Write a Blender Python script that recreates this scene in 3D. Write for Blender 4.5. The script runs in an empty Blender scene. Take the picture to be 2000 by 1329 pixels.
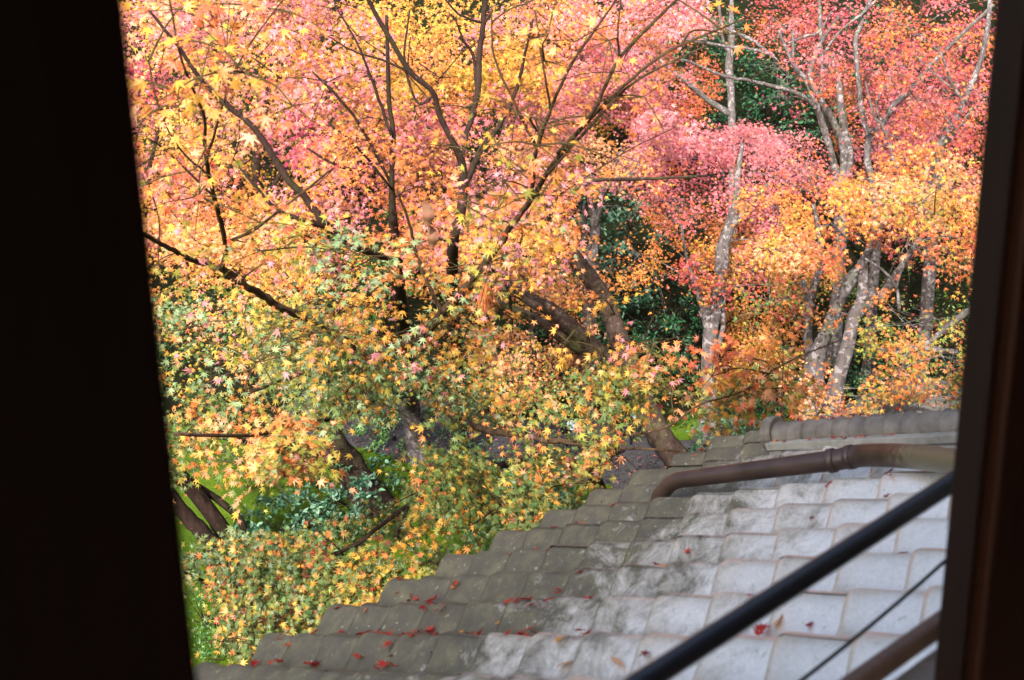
import bpy, bmesh, math, random
import numpy as np
from mathutils import Vector, Matrix
random.seed(11); rng = np.random.default_rng(11)
SC = bpy.context.scene
COL = SC.collection
# ------------------------------------------------------------------ camera
F = 2600.0                       # focal length in photo pixels (2000 wide)
CAMZ = 5.0
PITCH, ROLL = math.radians(18.4), math.radians(-1.2)
cd = bpy.data.cameras.new("camera"); cam = bpy.data.objects.new("camera", cd); COL.objects.link(cam)
cd.sensor_width = 36; cd.lens = 36 * F / 2000; cd.clip_start = 0.02; cd.clip_end = 500
R = Matrix.Rotation(math.pi / 2 - PITCH, 4, 'X') @ Matrix.Rotation(ROLL, 4, 'Z')
cam.matrix_world = Matrix.Translation((0, 0, CAMZ)) @ R
cd.dof.use_dof = True; cd.dof.focus_distance = 9.5; cd.dof.aperture_fstop = 5.6; cd.dof.aperture_blades = 7
SC.camera = cam
RM = np.array(R.to_3x3())
def P(x, y, d):
    v = RM @ np.array([(x - 1000) / F * d, -(y - 664.5) / F * d, -d]); return v + np.array([0, 0, CAMZ])
def proj(p):
    q = (p - np.array([0, 0, CAMZ])) @ RM
    return 1000 + F * q[..., 0] / -q[..., 2], 664.5 - F * q[..., 1] / -q[..., 2], -q[..., 2]
# ------------------------------------------------------------------ light
SUN_EL, SUN_AZ = math.radians(37), math.radians(195)      # azimuth clockwise from +Y: the sun stands behind the house
w = bpy.data.worlds.new("World"); SC.world = w; w.use_nodes = True
nt = w.node_tree; nt.nodes.clear()
sk = nt.nodes.new('ShaderNodeTexSky'); sk.sky_type = 'NISHITA'; sk.sun_disc = False
sk.sun_elevation = SUN_EL; sk.sun_rotation = SUN_AZ; sk.air_density = .8; sk.dust_density = 6; sk.ozone_density = .6
bg = nt.nodes.new('ShaderNodeBackground'); bg.inputs[1].default_value = 0.15
wo = nt.nodes.new('ShaderNodeOutputWorld'); nt.links.new(sk.outputs[0], bg.inputs[0]); nt.links.new(bg.outputs[0], wo.inputs[0])
ld = bpy.data.lights.new("sun", 'SUN'); ld.energy = 3.3; ld.angle = math.radians(0.5); ld.color = (1, .95, .87)
lo = bpy.data.objects.new("sun", ld); COL.objects.link(lo)
sd = Vector((math.sin(SUN_AZ) * math.cos(SUN_EL), math.cos(SUN_AZ) * math.cos(SUN_EL), math.sin(SUN_EL)))
lo.rotation_euler = sd.to_track_quat('Z', 'Y').to_euler(); lo.location = (0, -20, 30)
SC.view_settings.view_transform = 'Standard'; SC.view_settings.look = 'None'
SC.view_settings.exposure = 1.58; SC.view_settings.gamma = 1
# ------------------------------------------------------------------ helpers
def lin(c): return tuple((v / 255 / 12.92 if v / 255 <= .04045 else ((v / 255 + .055) / 1.055) ** 2.4) for v in c)
def tag(o, label=None, cat=None, group=None, kind=None):
    for k, v in (('label', label), ('category', cat), ('group', group), ('kind', kind)):
        if v: o[k] = v
    return o
def empty(name, loc=(0, 0, 0)):
    o = bpy.data.objects.new(name, None); o.location = loc; o.empty_display_size = .2; COL.objects.link(o); return o
def link(name, me, parent=None):
    o = bpy.data.objects.new(name, me); COL.objects.link(o)
    if parent is not None:
        o.parent = parent; o.matrix_parent_inverse = Matrix.Translation(parent.location).inverted()
    return o
def meshobj(name, V, Fc, mat, parent=None, smooth=False, cols=None, uv=None):
    """V (n,3) array, Fc: array (m,k) or list of lists"""
    me = bpy.data.meshes.new(name)
    if isinstance(Fc, np.ndarray):
        m, k = Fc.shape
        me.vertices.add(len(V)); me.vertices.foreach_set('co', np.asarray(V, np.float32).ravel())
        me.loops.add(m * k); me.loops.foreach_set('vertex_index', Fc.astype(np.int32).ravel())
        me.polygons.add(m); me.polygons.foreach_set('loop_start', np.arange(0, m * k, k, dtype=np.int32))
        me.update(calc_edges=True); me.validate()
    else:
        me.from_pydata([tuple(v) for v in V], [], Fc); me.update()
    if smooth: me.polygons.foreach_set('use_smooth', np.ones(len(me.polygons), bool))
    if cols is not None:
        a = me.color_attributes.new('Col', 'FLOAT_COLOR', 'POINT')
        a.data.foreach_set('color', np.asarray(cols, np.float32).ravel())
    me.materials.append(mat)
    return link(name, me, parent)
class MB:
    def __init__(s): s.v = []; s.f = []; s.n = 0
    def add(s, V, Fc):
        s.v.append(np.asarray(V, float)); s.f += [[i + s.n for i in f] for f in Fc]; s.n += len(V)
    def frame_box(s, o, ax, ay, az, sx, sy, sz, bev=.004):
        """box from corner o along unit axes; small chamfer through 24 verts is skipped: bevelled with bmesh later"""
        o = np.array(o, float); V = []
        for i in (0, 1):
            for j in (0, 1):
                for k in (0, 1): V.append(o + i * sx * ax + j * sy * ay + k * sz * az)
        s.add(V, [[0, 1, 3, 2], [4, 6, 7, 5], [0, 4, 5, 1], [2, 3, 7, 6], [0, 2, 6, 4], [1, 5, 7, 3]])
    def tube(s, pts, rad, n=10, cap=True, lump=0.0):
        pts = np.asarray(pts, float); m = len(pts)
        T = np.gradient(pts, axis=0); T /= np.linalg.norm(T, axis=1)[:, None] + 1e-9
        ref = np.array([.3, .2, 1.]) if abs(T[0][2]) < .8 else np.array([1., .2, 0])
        u = np.cross(T[0], ref); u /= np.linalg.norm(u); V = []
        ph = random.random() * 6
        for i in range(m):
            u = u - T[i] * u.dot(T[i]); u /= np.linalg.norm(u); v = np.cross(T[i], u)
            for k in range(n):
                a = 2 * math.pi * k / n
                r = rad[i] * (1 + lump * (math.sin(3 * a + ph + i * .35) * .5 + math.sin(2 * a - i * .6) * .5 + random.uniform(-.3, .3)))
                V.append(pts[i] + r * (math.cos(a) * u + math.sin(a) * v))
        Fc = [[i * n + k, i * n + (k + 1) % n, (i + 1) * n + (k + 1) % n, (i + 1) * n + k] for i in range(m - 1) for k in range(n)]
        if cap: Fc += [list(range(n))[::-1], [(m - 1) * n + k for k in range(n)]]
        s.add(V, Fc)
    def build(s, name, mat, parent=None, smooth=False, bevel=0):
        o = meshobj(name, np.concatenate(s.v), s.f, mat, parent, smooth)
        if bevel:
            b = o.modifiers.new('bevel', 'BEVEL'); b.width = bevel; b.segments = 2; b.limit_method = 'ANGLE'
        return o
def catmull(pts, sub=5):
    pts = np.asarray(pts, float); 
    if len(pts) < 3: return np.array([pts[0] + (pts[-1] - pts[0]) * t for t in np.linspace(0, 1, sub + 1)])
    Q = np.vstack([2 * pts[0] - pts[1], pts, 2 * pts[-1] - pts[-2]]); out = []
    for i in range(1, len(Q) - 2):
        for t in np.linspace(0, 1, sub, endpoint=False):
            a, b, c, d = Q[i - 1], Q[i], Q[i + 1], Q[i + 2]
            out.append(.5 * (2 * b + (c - a) * t + (2 * a - 5 * b + 4 * c - d) * t * t + (-a + 3 * b - 3 * c + d) * t ** 3))
    out.append(pts[-1]); return np.array(out)
# ------------------------------------------------------------------ materials
def mat(name):
    m = bpy.data.materials.new(name); m.use_nodes = True; n = m.node_tree.nodes; l = m.node_tree.links
    return m, n, l, n['Principled BSDF']
def noise(n, l, scale, detail=4, rough=.6, vec=None, dist=0):
    t = n.new('ShaderNodeTexNoise'); t.inputs['Scale'].default_value = scale; t.inputs['Detail'].default_value = detail
    t.inputs['Roughness'].default_value = rough; t.inputs['Distortion'].default_value = dist
    if vec is not None: l.new(vec, t.inputs['Vector'])
    return t.outputs[0]
def ramp(n, l, src, stops):
    r = n.new('ShaderNodeValToRGB'); e = r.color_ramp.elements
    while len(e) < len(stops): e.new(.5)
    for i, (p, c) in enumerate(stops): e[i].position = p; e[i].color = (*c, 1)
    l.new(src, r.inputs[0]); return r.outputs[0]
def mixc(n, l, fac, a, b, mode='MIX'):
    x = n.new('ShaderNodeMix'); x.data_type = 'RGBA'; x.blend_type = mode
    for s, v in ((0, fac), (6, a), (7, b)):
        if hasattr(v, 'links') or hasattr(v, 'is_linked'): l.new(v, x.inputs[s])
        else: x.inputs[s].default_value = v if s == 0 else (*v, 1)
    return x.outputs[2]
def bump(n, l, b, src, strength=.5, dist=.01):
    x = n.new('ShaderNodeBump'); x.inputs['Strength'].default_value = strength; x.inputs['Distance'].default_value = dist
    l.new(src, x.inputs['Height']); l.new(x.outputs[0], b.inputs['Normal'])
def objco(n, scale=None, l=None):
    t = n.new('ShaderNodeTexCoord').outputs['Object']
    if scale is None: return t
    mp = n.new('ShaderNodeMapping'); mp.inputs['Scale'].default_value = scale; l.new(t, mp.inputs[0]); return mp.outputs[0]
def leaf_mat(name, rough=.42, trans=.4, spec=.5):
    m, n, l, b = mat(name)
    a = n.new('ShaderNodeAttribute'); a.attribute_name = 'Col'
    no = noise(n, l, 160, 2, .5, objco(n))
    c = mixc(n, l, 1.0, a.outputs['Color'], ramp(n, l, no, [(.3, (.8, .8, .8)), (.7, (1.12, 1.12, 1.12))]), 'MULTIPLY')
    l.new(c, b.inputs['Base Color']); b.inputs['Roughness'].default_value = rough; b.inputs['Specular IOR Level'].default_value = spec
    tr = n.new('ShaderNodeBsdfTranslucent'); l.new(c, tr.inputs[0])
    mx = n.new('ShaderNodeMixShader'); mx.inputs[0].default_value = trans
    l.new(b.outputs[0], mx.inputs[1]); l.new(tr.outputs[0], mx.inputs[2]); l.new(mx.outputs[0], n['Material Output'].inputs[0])
    return m
def bark_mat(name, dark, light, moss=None, lich=.5, amt=.5):
    m, n, l, b = mat(name); co = objco(n, (14, 14, 5), l); co1 = objco(n)
    c = ramp(n, l, noise(n, l, 1.6, 6, .7, co, .6), [(.3, dark), (.75, tuple(.5 * (x + y) for x, y in zip(dark, light)))])
    f = ramp(n, l, noise(n, l, 17, 4, .7, co1, .4), [(lich, (0, 0, 0)), (lich + .05, (1, 1, 1))])
    c = mixc(n, l, f, c, light)
    if moss is not None:
        f2 = ramp(n, l, noise(n, l, 3.1, 4, .6, co1), [(.52, (0, 0, 0)), (.66, (amt,) * 3)]); c = mixc(n, l, f2, c, moss)
    l.new(c, b.inputs['Base Color']); b.inputs['Roughness'].default_value = .85; b.inputs['Specular IOR Level'].default_value = .12
    bump(n, l, b, noise(n, l, 3, 8, .75, co), .8, .02)
    return m
M = {}
M['leaf'] = leaf_mat('maple_leaf', .45, .28, .3)
M['green'] = leaf_mat('evergreen_leaf', .45, .12, .3)
M['bark_dark'] = bark_mat('bark_dark', lin((34, 22, 20)), lin((74, 58, 52)), lin((54, 54, 32)), .62, .4)
M['bark_brown'] = bark_mat('bark_brown', lin((46, 33, 28)), lin((92, 80, 74)), lin((80, 88, 40)), .6, .4)
M['bark_bough'] = bark_mat('bark_bough', lin((52, 36, 28)), lin((112, 92, 72)), lin((96, 92, 52)), .62, .4)
M['bark_pale'] = bark_mat('bark_pale', lin((62, 54, 54)), lin((126, 121, 122)), lin((88, 96, 72)), .54, .3)
M['twig_green'] = bark_mat('bark_olive', lin((56, 44, 26)), lin((104, 94, 58)), None, .6)
def wood(name, a, b_, rough=.55, bs=.25):
    m, n, l, b = mat(name); co = objco(n, (30, 30, 1.2), l)
    s = noise(n, l, 2.4, 8, .7, co, .5)
    c = ramp(n, l, s, [(.3, a), (.7, b_)]); c = mixc(n, l, .5, c, ramp(n, l, noise(n, l, 1.3, 3, .5, objco(n)), [(.3, a), (.8, b_)]))
    l.new(c, b.inputs['Base Color']); b.inputs['Roughness'].default_value = rough; b.inputs['Specular IOR Level'].default_value = .18; bump(n, l, b, s, bs, .003); return m
M['post'] = wood('dark_stained_wood', lin((24, 16, 14)), lin((44, 27, 22)), .62)
M['post2'] = wood('brown_stained_wood', lin((34, 19, 14)), lin((70, 38, 25)))
M['sill'] = wood('weathered_wood', lin((110, 88, 78)), lin((160, 136, 124)), .6)
M['board'] = wood('grey_board', lin((120, 112, 104)), lin((160, 152, 142)), .7)
M['plaster'] = wood('clay_plaster', lin((150, 140, 120)), lin((170, 160, 140)), .9, .1)
def tile_mat(name):
    m, n, l, b = mat(name); g = n.new('ShaderNodeTexCoord').outputs['Object']
    at = n.new('ShaderNodeAttribute'); at.attribute_name = 'Col'
    sp = n.new('ShaderNodeSeparateColor'); l.new(at.outputs['Color'], sp.inputs[0])     # R tile tint, G wear zone, B damp trough
    base = ramp(n, l, sp.outputs[0], [(0, lin((222, 218, 208))), (1, lin((240, 237, 228)))])
    base = mixc(n, l, .55, base, ramp(n, l, noise(n, l, 34, 6, .75, g), [(.3, lin((214, 210, 202))), (.7, lin((246, 242, 234)))]))
    fine = ramp(n, l, noise(n, l, 140, 3, .7, g), [(.35, (.9, .9, .9)), (.6, (1.04, 1.04, 1.04))]); base = mixc(n, l, 1.0, base, fine, 'MULTIPLY')
    # moss / algae film where the roof stays damp under the trees
    z = n.new('ShaderNodeMath'); z.operation = 'ADD'; l.new(sp.outputs[1], z.inputs[0])
    nz = n.new('ShaderNodeMath'); nz.operation = 'MULTIPLY_ADD'; l.new(noise(n, l, 7.5, 10, .78, g, .5), nz.inputs[0]); nz.inputs[1].default_value = 1.5; nz.inputs[2].default_value = -.72
    l.new(nz.outputs[0], z.inputs[1])
    f = ramp(n, l, z.outputs[0], [(.32, (0, 0, 0)), (.50, (.5,) * 3), (.66, (.9,) * 3)])
    moss = ramp(n, l, noise(n, l, 16, 6, .7, g), [(.3, lin((38, 33, 24))), (.5, lin((64, 60, 38))), (.75, lin((104, 102, 68)))])
    c = mixc(n, l, f, base, moss)
    f3 = n.new('ShaderNodeMath'); f3.operation = 'MULTIPLY'; l.new(sp.outputs[2], f3.inputs[0]); l.new(ramp(n, l, noise(n, l, 22, 5, .7, g), [(.3, (.2,) * 3), (.7, (1,) * 3)]), f3.inputs[1])
    c = mixc(n, l, f3.outputs[0], c, lin((74, 74, 50)))
    lc = ramp(n, l, noise(n, l, 60, 3, .6, g), [(.66, (0, 0, 0)), (.7, (.8,) * 3)]); c = mixc(n, l, lc, c, lin((176, 184, 160)))
    l.new(c, b.inputs['Base Color'])
    l.new(ramp(n, l, f, [(0, (.38,) * 3), (1, (0,) * 3)]), b.inputs['Metallic'])
    rr = ramp(n, l, f, [(0, (.30,) * 3), (1, (.6,) * 3)]); l.new(rr, b.inputs['Roughness'])
    l.new(ramp(n, l, f, [(0, (.8,) * 3), (1, (.12,) * 3)]), b.inputs['Specular IOR Level'])
    bump(n, l, b, noise(n, l, 90, 5, .7, g), .25, .003); return m
M['tile'] = tile_mat('smoked_roof_tile')
def _s(): pass
def simple(name, c, rough=.5, metal=0, var=.15, sc=20):
    m, n, l, b = mat(name); s = noise(n, l, sc, 5, .65, objco(n))
    l.new(ramp(n, l, s, [(.3, tuple(v * (1 - var) for v in c)), (.7, tuple(min(1, v * (1 + var)) for v in c))]), b.inputs['Base Color'])
    b.inputs['Roughness'].default_value = rough; b.inputs['Metallic'].default_value = metal; bump(n, l, b, s, .15, .002); return m
M['ridge_flat'] = simple('lichened_ridge_tile', lin((158, 156, 146)), .6, 0, .4, 11)
M['ridge'] = simple('weathered_ridge_tile', lin((116, 110, 102)), .5, 0, .45, 14)
M['pole'] = simple('grey_painted_metal', lin((58, 60, 68)), .35, .3, .12, 40)
M['cable'] = simple('black_rubber', lin((38, 36, 40)), .5)
M['lamp'] = simple('black_enamel', lin((22, 24, 30)), .25)
M['glass'] = simple('lamp_glass', lin((170, 190, 210)), .08)
def pipe_mat():
    m, n, l, b = mat('aged_brown_pipe'); g = objco(n)
    c = ramp(n, l, noise(n, l, 7, 5, .6, g), [(.3, lin((52, 38, 35))), (.7, lin((82, 64, 58)))])
    at = n.new('ShaderNodeAttribute'); at.attribute_name = 'Col'
    z = n.new('ShaderNodeMath'); z.operation = 'MULTIPLY'; l.new(at.outputs['Fac'], z.inputs[0]); l.new(noise(n, l, 38, 4, .7, g), z.inputs[1])
    f = ramp(n, l, z.outputs[0], [(.34, (0, 0, 0)), (.44, (.85,) * 3)])
    l.new(mixc(n, l, f, c, lin((112, 106, 86))), b.inputs['Base Color']); b.inputs['Roughness'].default_value = .38; return m
M['pipe'] = pipe_mat()
def ground_mat():
    m, n, l, b = mat('moss_ground'); g = objco(n)
    c = ramp(n, l, noise(n, l, 1.1, 6, .65, g, .5), [(.3, lin((48, 66, 20))), (.5, lin((76, 104, 26))), (.75, lin((104, 130, 36)))])
    fine = ramp(n, l, noise(n, l, 45, 5, .8, g), [(.3, (.5,) * 3), (.65, (1.2,) * 3)]); c = mixc(n, l, 1.0, c, fine, 'MULTIPLY')
    soil = ramp(n, l, noise(n, l, 20, 6, .8, g), [(.3, lin((14, 16, 10))), (.55, lin((28, 34, 18))), (.75, lin((64, 44, 28)))])
    at = n.new('ShaderNodeAttribute'); at.attribute_name = 'Col'
    z = n.new('ShaderNodeMath'); z.operation = 'ADD'; l.new(at.outputs['Fac'], z.inputs[0]); l.new(noise(n, l, 1.7, 5, .7, g), z.inputs[1])
    f = ramp(n, l, z.outputs[0], [(.66, (0, 0, 0)), (.8, (1,) * 3)])
    l.new(mixc(n, l, f, c, soil), b.inputs['Base Color']); b.inputs['Roughness'].default_value = .95; b.inputs['Specular IOR Level'].default_value = .05
    bump(n, l, b, noise(n, l, 40, 6, .8, g), 1, .04); return m
M['ground'] = ground_mat()
def gravel():
    m, n, l, b = mat('dark_gravel'); v = n.new('ShaderNodeTexVoronoi'); v.inputs['Scale'].default_value = 110; l.new(objco(n), v.inputs['Vector'])
    c = ramp(n, l, v.outputs['Color'], [(.2, lin((34, 32, 36))), (.75, lin((60, 57, 62))), (.97, lin((110, 106, 110)))])
    l.new(c, b.inputs['Base Color']); b.inputs['Roughness'].default_value = .85; bump(n, l, b, v.outputs['Distance'], .9, .015); return m
M['gravel'] = gravel()
M['stone'] = simple('mossy_stone', lin((74, 72, 68)), .9, 0, .5, 6)
M['straw'] = simple('dry_needles', lin((176, 96, 52)), .8, 0, .3, 60)
# ------------------------------------------------------------------ terrain, path
def hz(x, y):
    t = np.maximum(0, y - 13.2 + .25 * np.maximum(0, x - 1))
    h = .20 * t * t / (t + 1.5) + .022 * np.maximum(0, t - 9) ** 1.75
    return np.minimum(h, 60) + .10 * np.sin(x * .9 + 1) * np.sin(y * .7) * np.clip((y - 12) / 3, 0, 1)
xs = np.concatenate([np.arange(-120, -14, 6), np.arange(-14, 14, .25), np.arange(14, 121, 6)])
ys = np.concatenate([np.arange(-60, 4, 6), np.arange(4, 30, .25), np.arange(30, 120, 4)])
X, Y = np.meshgrid(xs, ys)
def GP(x, y, lift=0.0):          # point of the flat garden floor seen at a photo pixel
    a = P(x, y, 1.0) - np.array([0, 0, CAMZ]); t = (CAMZ - lift) / -a[2]; return np.array([0, 0, CAMZ]) + a * t
pth = catmull([GP(560, 800), GP(700, 812), GP(800, 836), GP(880, 860), GP(1010, 872), GP(1130, 880), GP(1235, 895), GP(1330, 915), GP(1500, 930), GP(1750, 940)], 8)
dpath = np.full(X.shape, 99.)
for q in pth: dpath = np.minimum(dpath, np.hypot(X - q[0], Y - q[1]))
mossb = (.06 + .05 * np.sin(X * 2.3) * np.sin(Y * 1.9 + 1) + .03 * np.sin(X * 5.1 + Y * 3)) * np.clip((dpath - .62) / .3, 0, 1) * np.clip((14 - Y) / 2, 0, 1)
Z = hz(X, Y) + np.maximum(mossb, 0)
ny, nx = X.shape; idx = np.arange(nx * ny).reshape(ny, nx)
Fc = np.stack([idx[:-1, :-1], idx[:-1, 1:], idx[1:, 1:], idx[1:, :-1]], -1).reshape(-1, 4)
soil = np.clip((Y - 12.0) / 1.2, 0, .9).ravel()
gr = meshobj('ground', np.stack([X.ravel(), Y.ravel(), Z.ravel()], 1), Fc, M['ground'], None, True, np.stack([soil, soil, soil, np.ones_like(soil)], 1))
tag(gr, 'green mossy garden ground rising into a dark wooded slope', 'ground', kind='structure')
T = np.gradient(pth, axis=0); Nn = np.stack([-T[:, 1], T[:, 0], T[:, 2] * 0], 1); Nn /= np.linalg.norm(Nn, axis=1)[:, None]
pv = []; K = len(pth)
for i in range(K):
    for s in (-.72, -.36, 0, .36, .72):
        q = pth[i] + Nn[i] * s * (1 + .05 * math.sin(i)); pv.append((q[0], q[1], .02))
pf = [[i * 5 + k, i * 5 + k + 1, i * 5 + k + 6, i * 5 + k + 5] for i in range(K - 1) for k in range(4)]
tag(meshobj('path', np.array(pv), pf, M['gravel']), 'dark grey gravel path winding behind the tree trunks', 'path', kind='structure')
# ------------------------------------------------------------------ house frame (E runs along the window wall, N points outward)
AZ = math.radians(47)
E = np.array([math.sin(AZ), math.cos(AZ), 0]); N = np.array([-math.cos(AZ), math.sin(AZ), 0]); U = np.array([0, 0, 1.])
O = np.array([0, 0, CAMZ])
def W(e, n, z): return O + e * E + n * N + z * U
WA = .68
house = tag(empty('temple_house', W(0, WA, -CAMZ)), 'dark timber house whose open window frames the garden view', 'house')
def hbox(name, m, e0, e1, n0, n1, z0, z1, bev=.006):
    b = MB(); b.frame_box(W(e0, n0, z0), E, N, U, e1 - e0, n1 - n0, z1 - z0); return b.build(name, m, house, bevel=bev)
def wall_e(px, py, n):           # E coordinate where a pixel's ray meets the plane n
    a = P(px, py, 1.0) - O; return (a @ E) * n / (a @ N)
# left post: its outer right edge bounds the view
eL = wall_e(324, 664, WA - .1); eR = wall_e(1882, 664, WA - .015); eG = wall_e(1950, 664, WA - .05)
pl_ = hbox('window_post', M['post'], eL - .30, eL, WA - .1, WA, -2.2, 1.6)
# right side: sash stile, gap, post
pr_ = hbox('window_post', M['post2'], eG + .014, eG + .26, WA - .062, WA - .01, -2.2, 1.6)
hbox('sash_stile', M['post'], eR, eG, WA - .05, WA - .015, -2.2, 1.6)
hbox('post_core', M['cable'], eG + .001, eG + .013, WA - .035, WA - .015, -2.2, 1.6)
_a = P(1745, 1252, 1.0) - O; zs = (WA + .07) * _a[2] / (_a @ N)
hbox('window_sill', M['sill'], eL - .2, eR + .6, WA + .052, WA + .072, zs - .03, zs)
hbox('sill_board', M['board'], eL - .2, eR + .6, WA - .014, WA + .046, zs - .05, zs - .026)
hbox('lower_wall', M['plaster'], -6, 9, WA - .009, WA + .045, -CAMZ, zs - .052)
hbox('upper_wall', M['plaster'], -6, eL - .31, WA - .1, WA - .02, zs - .052, 1.45)
hbox('upper_wall', M['plaster'], eG + .27, 9, WA - .1, WA - .02, zs - .052, 1.45)
hbox('lintel', M['post'], eL, eG + .3, WA - .001, WA + .06, 1.1, 1.45)
hbox('ceiling', M['post'], -6, 9, -5, WA - .11, 1.46, 1.5)
hbox('floor', M['sill'], -6, 9, -5, WA - .14, -1.75, -1.7)
hbox('back_wall', M['post'], -6, 9, -5.1, -5.02, -CAMZ, 1.45)
hbox('side_wall', M['post'], 9.02, 9.1, -5, WA, -CAMZ, 1.45)
b = MB()
for s0, s1, zz0, zz1 in ((.95, -2.4, 1.45, 3.3), (-2.4, -6.2, 3.3, 1.35)):
    V = [W(-7, s0, zz0), W(10, s0, zz0), W(10, s1, zz1), W(-7, s1, zz1)]; V += [v + .12 * U for v in V]
    b.add(V, [[0, 1, 2, 3], [7, 6, 5, 4], [0, 4, 5, 1], [1, 5, 6, 2], [2, 6, 7, 3], [3, 7, 4, 0]])
b.build('roof', M['stone'], house)
# handrail pole and cable just outside the window
def level(px, py, h): a = P(px, py, 1.0) - O; return O + a * (h / -a[2])
def pole(px, h, name, m, r, label, cat, sag=0, n=20):
    p0, p1 = level(*px[0], h), level(*px[1], h); dd = p1 - p0
    q = np.array([p0 + dd * t + np.array([0, 0, sag * 4 * (t * t - t)]) for t in np.linspace(-.5, 1.7, 24)])
    b = MB(); b.tube(q, [r] * len(q), n); return tag(b.build(name, m, None, True), label, cat)
pole([(1262, 1329), (1862, 941)], .76, 'handrail', M['pole'], .0133, 'dark grey round metal pole slanting across the tiled roof', 'pole')
_a = P(1705, 1213, 1.0) - O; pole([(1566, 1329), (1845, 1097)], -(WA + .15) * _a[2] / (_a @ N), 'cable', M['cable'], .0028, 'thin black cable strung below the grey metal pole', 'cable', .004)
# ------------------------------------------------------------------ tiled roof below the window
H = .85; TS = .42
cw, cl = .232, .176
nh = cl * math.cos(math.atan(TS))
n_e = 3.52 * H
S3 = N * math.cos(math.atan(TS)) - U * math.sin(math.atan(TS)); RN = np.cross(E, S3); RN = RN if RN[2] > 0 else -RN
def RP(e, n, h=0): return W(e, n, -H - TS * n) + h * RN
roof = tag(empty('tiled_roof', RP(2, n_e)), 'grey wavy tiled roof with moss sloping away under the window', 'roof')
RQ0, RQ1 = None, None
def on_roof(px, py, h):          # point h above the roof plane at a pixel
    a = P(px, py, 1.0) - O; o_ = RP(0, 0, h); t = ((o_ - O) @ RN) / (a @ RN); return O + a * t
RQ0, RQ1 = on_roof(1540, 902, 0), on_roof(1870, 893, 0)
RQ0 = (RQ0 @ E, (RQ0 - O) @ N); RQ1 = (RQ1 @ E, (RQ1 - O) @ N)
def verge_e(n): return RQ0[0] + (RQ1[0] - RQ0[0]) * (n - RQ0[1]) / (RQ1[1] - RQ0[1]) + .12
V = []; FF = []; CC = []
prof_u = np.array([0, .05, .12, .2, .28, .36, .47, .58, .64, .70, .77, .84, .90, .95, 1.0])
def prof(u):                      # roll on the camera side, broad trough behind it
    u = np.asarray(u, float); f = np.where(u < .05, 1.0, np.where(u < .36, (1 + np.cos(np.pi * (u - .05) / .31)) / 2, np.where(u < .54, 0.0, (1 - np.cos(np.pi * np.clip((u - .54) / .46, 0, 1))) / 2)))
    return .058 * f
ncol = 30; ncr = int(n_e / nh) + 1
for ci in range(ncol):
    e0 = -2.6 + ci * cw
    for ri in range(ncr):
        n1 = n_e - ri * nh; n0 = n1 - nh * 1.12
        if n1 < WA or e0 + cw * .5 > verge_e(n1): continue
        dh = random.uniform(-.0015, .0015); tl = random.uniform(-.003, .003); de = random.uniform(-.003, .003); tint = random.random()
        base = len(V); rows = [(n0, .002), (n0 + (n1 - n0) * .5, .009), (n1 - .012, .0165), (n1, .013), (n1, .0 if ri else -.02)]
        skew = .025 * math.sin(3)  # slight skew of the lower edge
        for (nn, hh) in rows:
            for u in prof_u:
                e = e0 + u * cw * 1.02 + de
                lip = .010 * math.cos(u * 2 * math.pi) * (1 if nn > n0 + .01 else .8)
                V.append(RP(e, nn + lip * .5, prof(u) + hh + dh + tl * (u - .5)))
                zone = .50 + .55 * (nn - 1.80 - .30 * (e - 1.73)) + random.uniform(-.03, .03)
                CC.append((tint, np.clip(zone, 0, 1.1), .75 * math.exp(-((u - .52) / .12) ** 2) * (.35 + .65 * np.clip((nn - 1.3) / 1.2, 0, 1)) * .8, 1))
        k = len(prof_u)
        for j in range(len(rows) - 1):
            for i in range(k - 1):
                a = base + j * k + i; FF.append([a, a + 1, a + k + 1, a + k])
tl_ = meshobj('tile_field', np.array(V), np.array(FF), M['tile'], roof, False, np.array(CC))
# shade smooth except at butt ends
me = tl_.data; sm = np.ones(len(me.polygons), bool); k4 = (len(prof_u) - 1)
pi = np.arange(len(sm)) % (k4 * 4); sm[pi >= k4 * 3] = False; me.polygons.foreach_set('use_smooth', sm)
b = MB(); V2 = [RP(-2.6, WA, -.06), RP(verge_e(WA) - .1, WA, -.06), RP(verge_e(n_e) - .1, n_e - .06, -.06), RP(-2.6, n_e - .06, -.06)]; V2 += [v + RN * .04 for v in V2]
b.add(V2, [[3, 2, 1, 0], [4, 5, 6, 7], [0, 1, 5, 4], [1, 2, 6, 5], [2, 3, 7, 6], [3, 0, 4, 7]]); b.build('roof_deck', M['post'], roof)
b = MB()
for i in range(19):
    e = -2.5 + i * .31; b.frame_box(RP(e, WA, -.14), E, S3, RN, .05, 2.5, .07)
b.build('rafters', M['post'], roof)
b = MB(); b.frame_box(W(-2.4, n_e - .55, -CAMZ), E, N, U, 5.8, .1, CAMZ - H - TS * (n_e - .5) - .16); b.build('wall', M['plaster'], roof)
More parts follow.
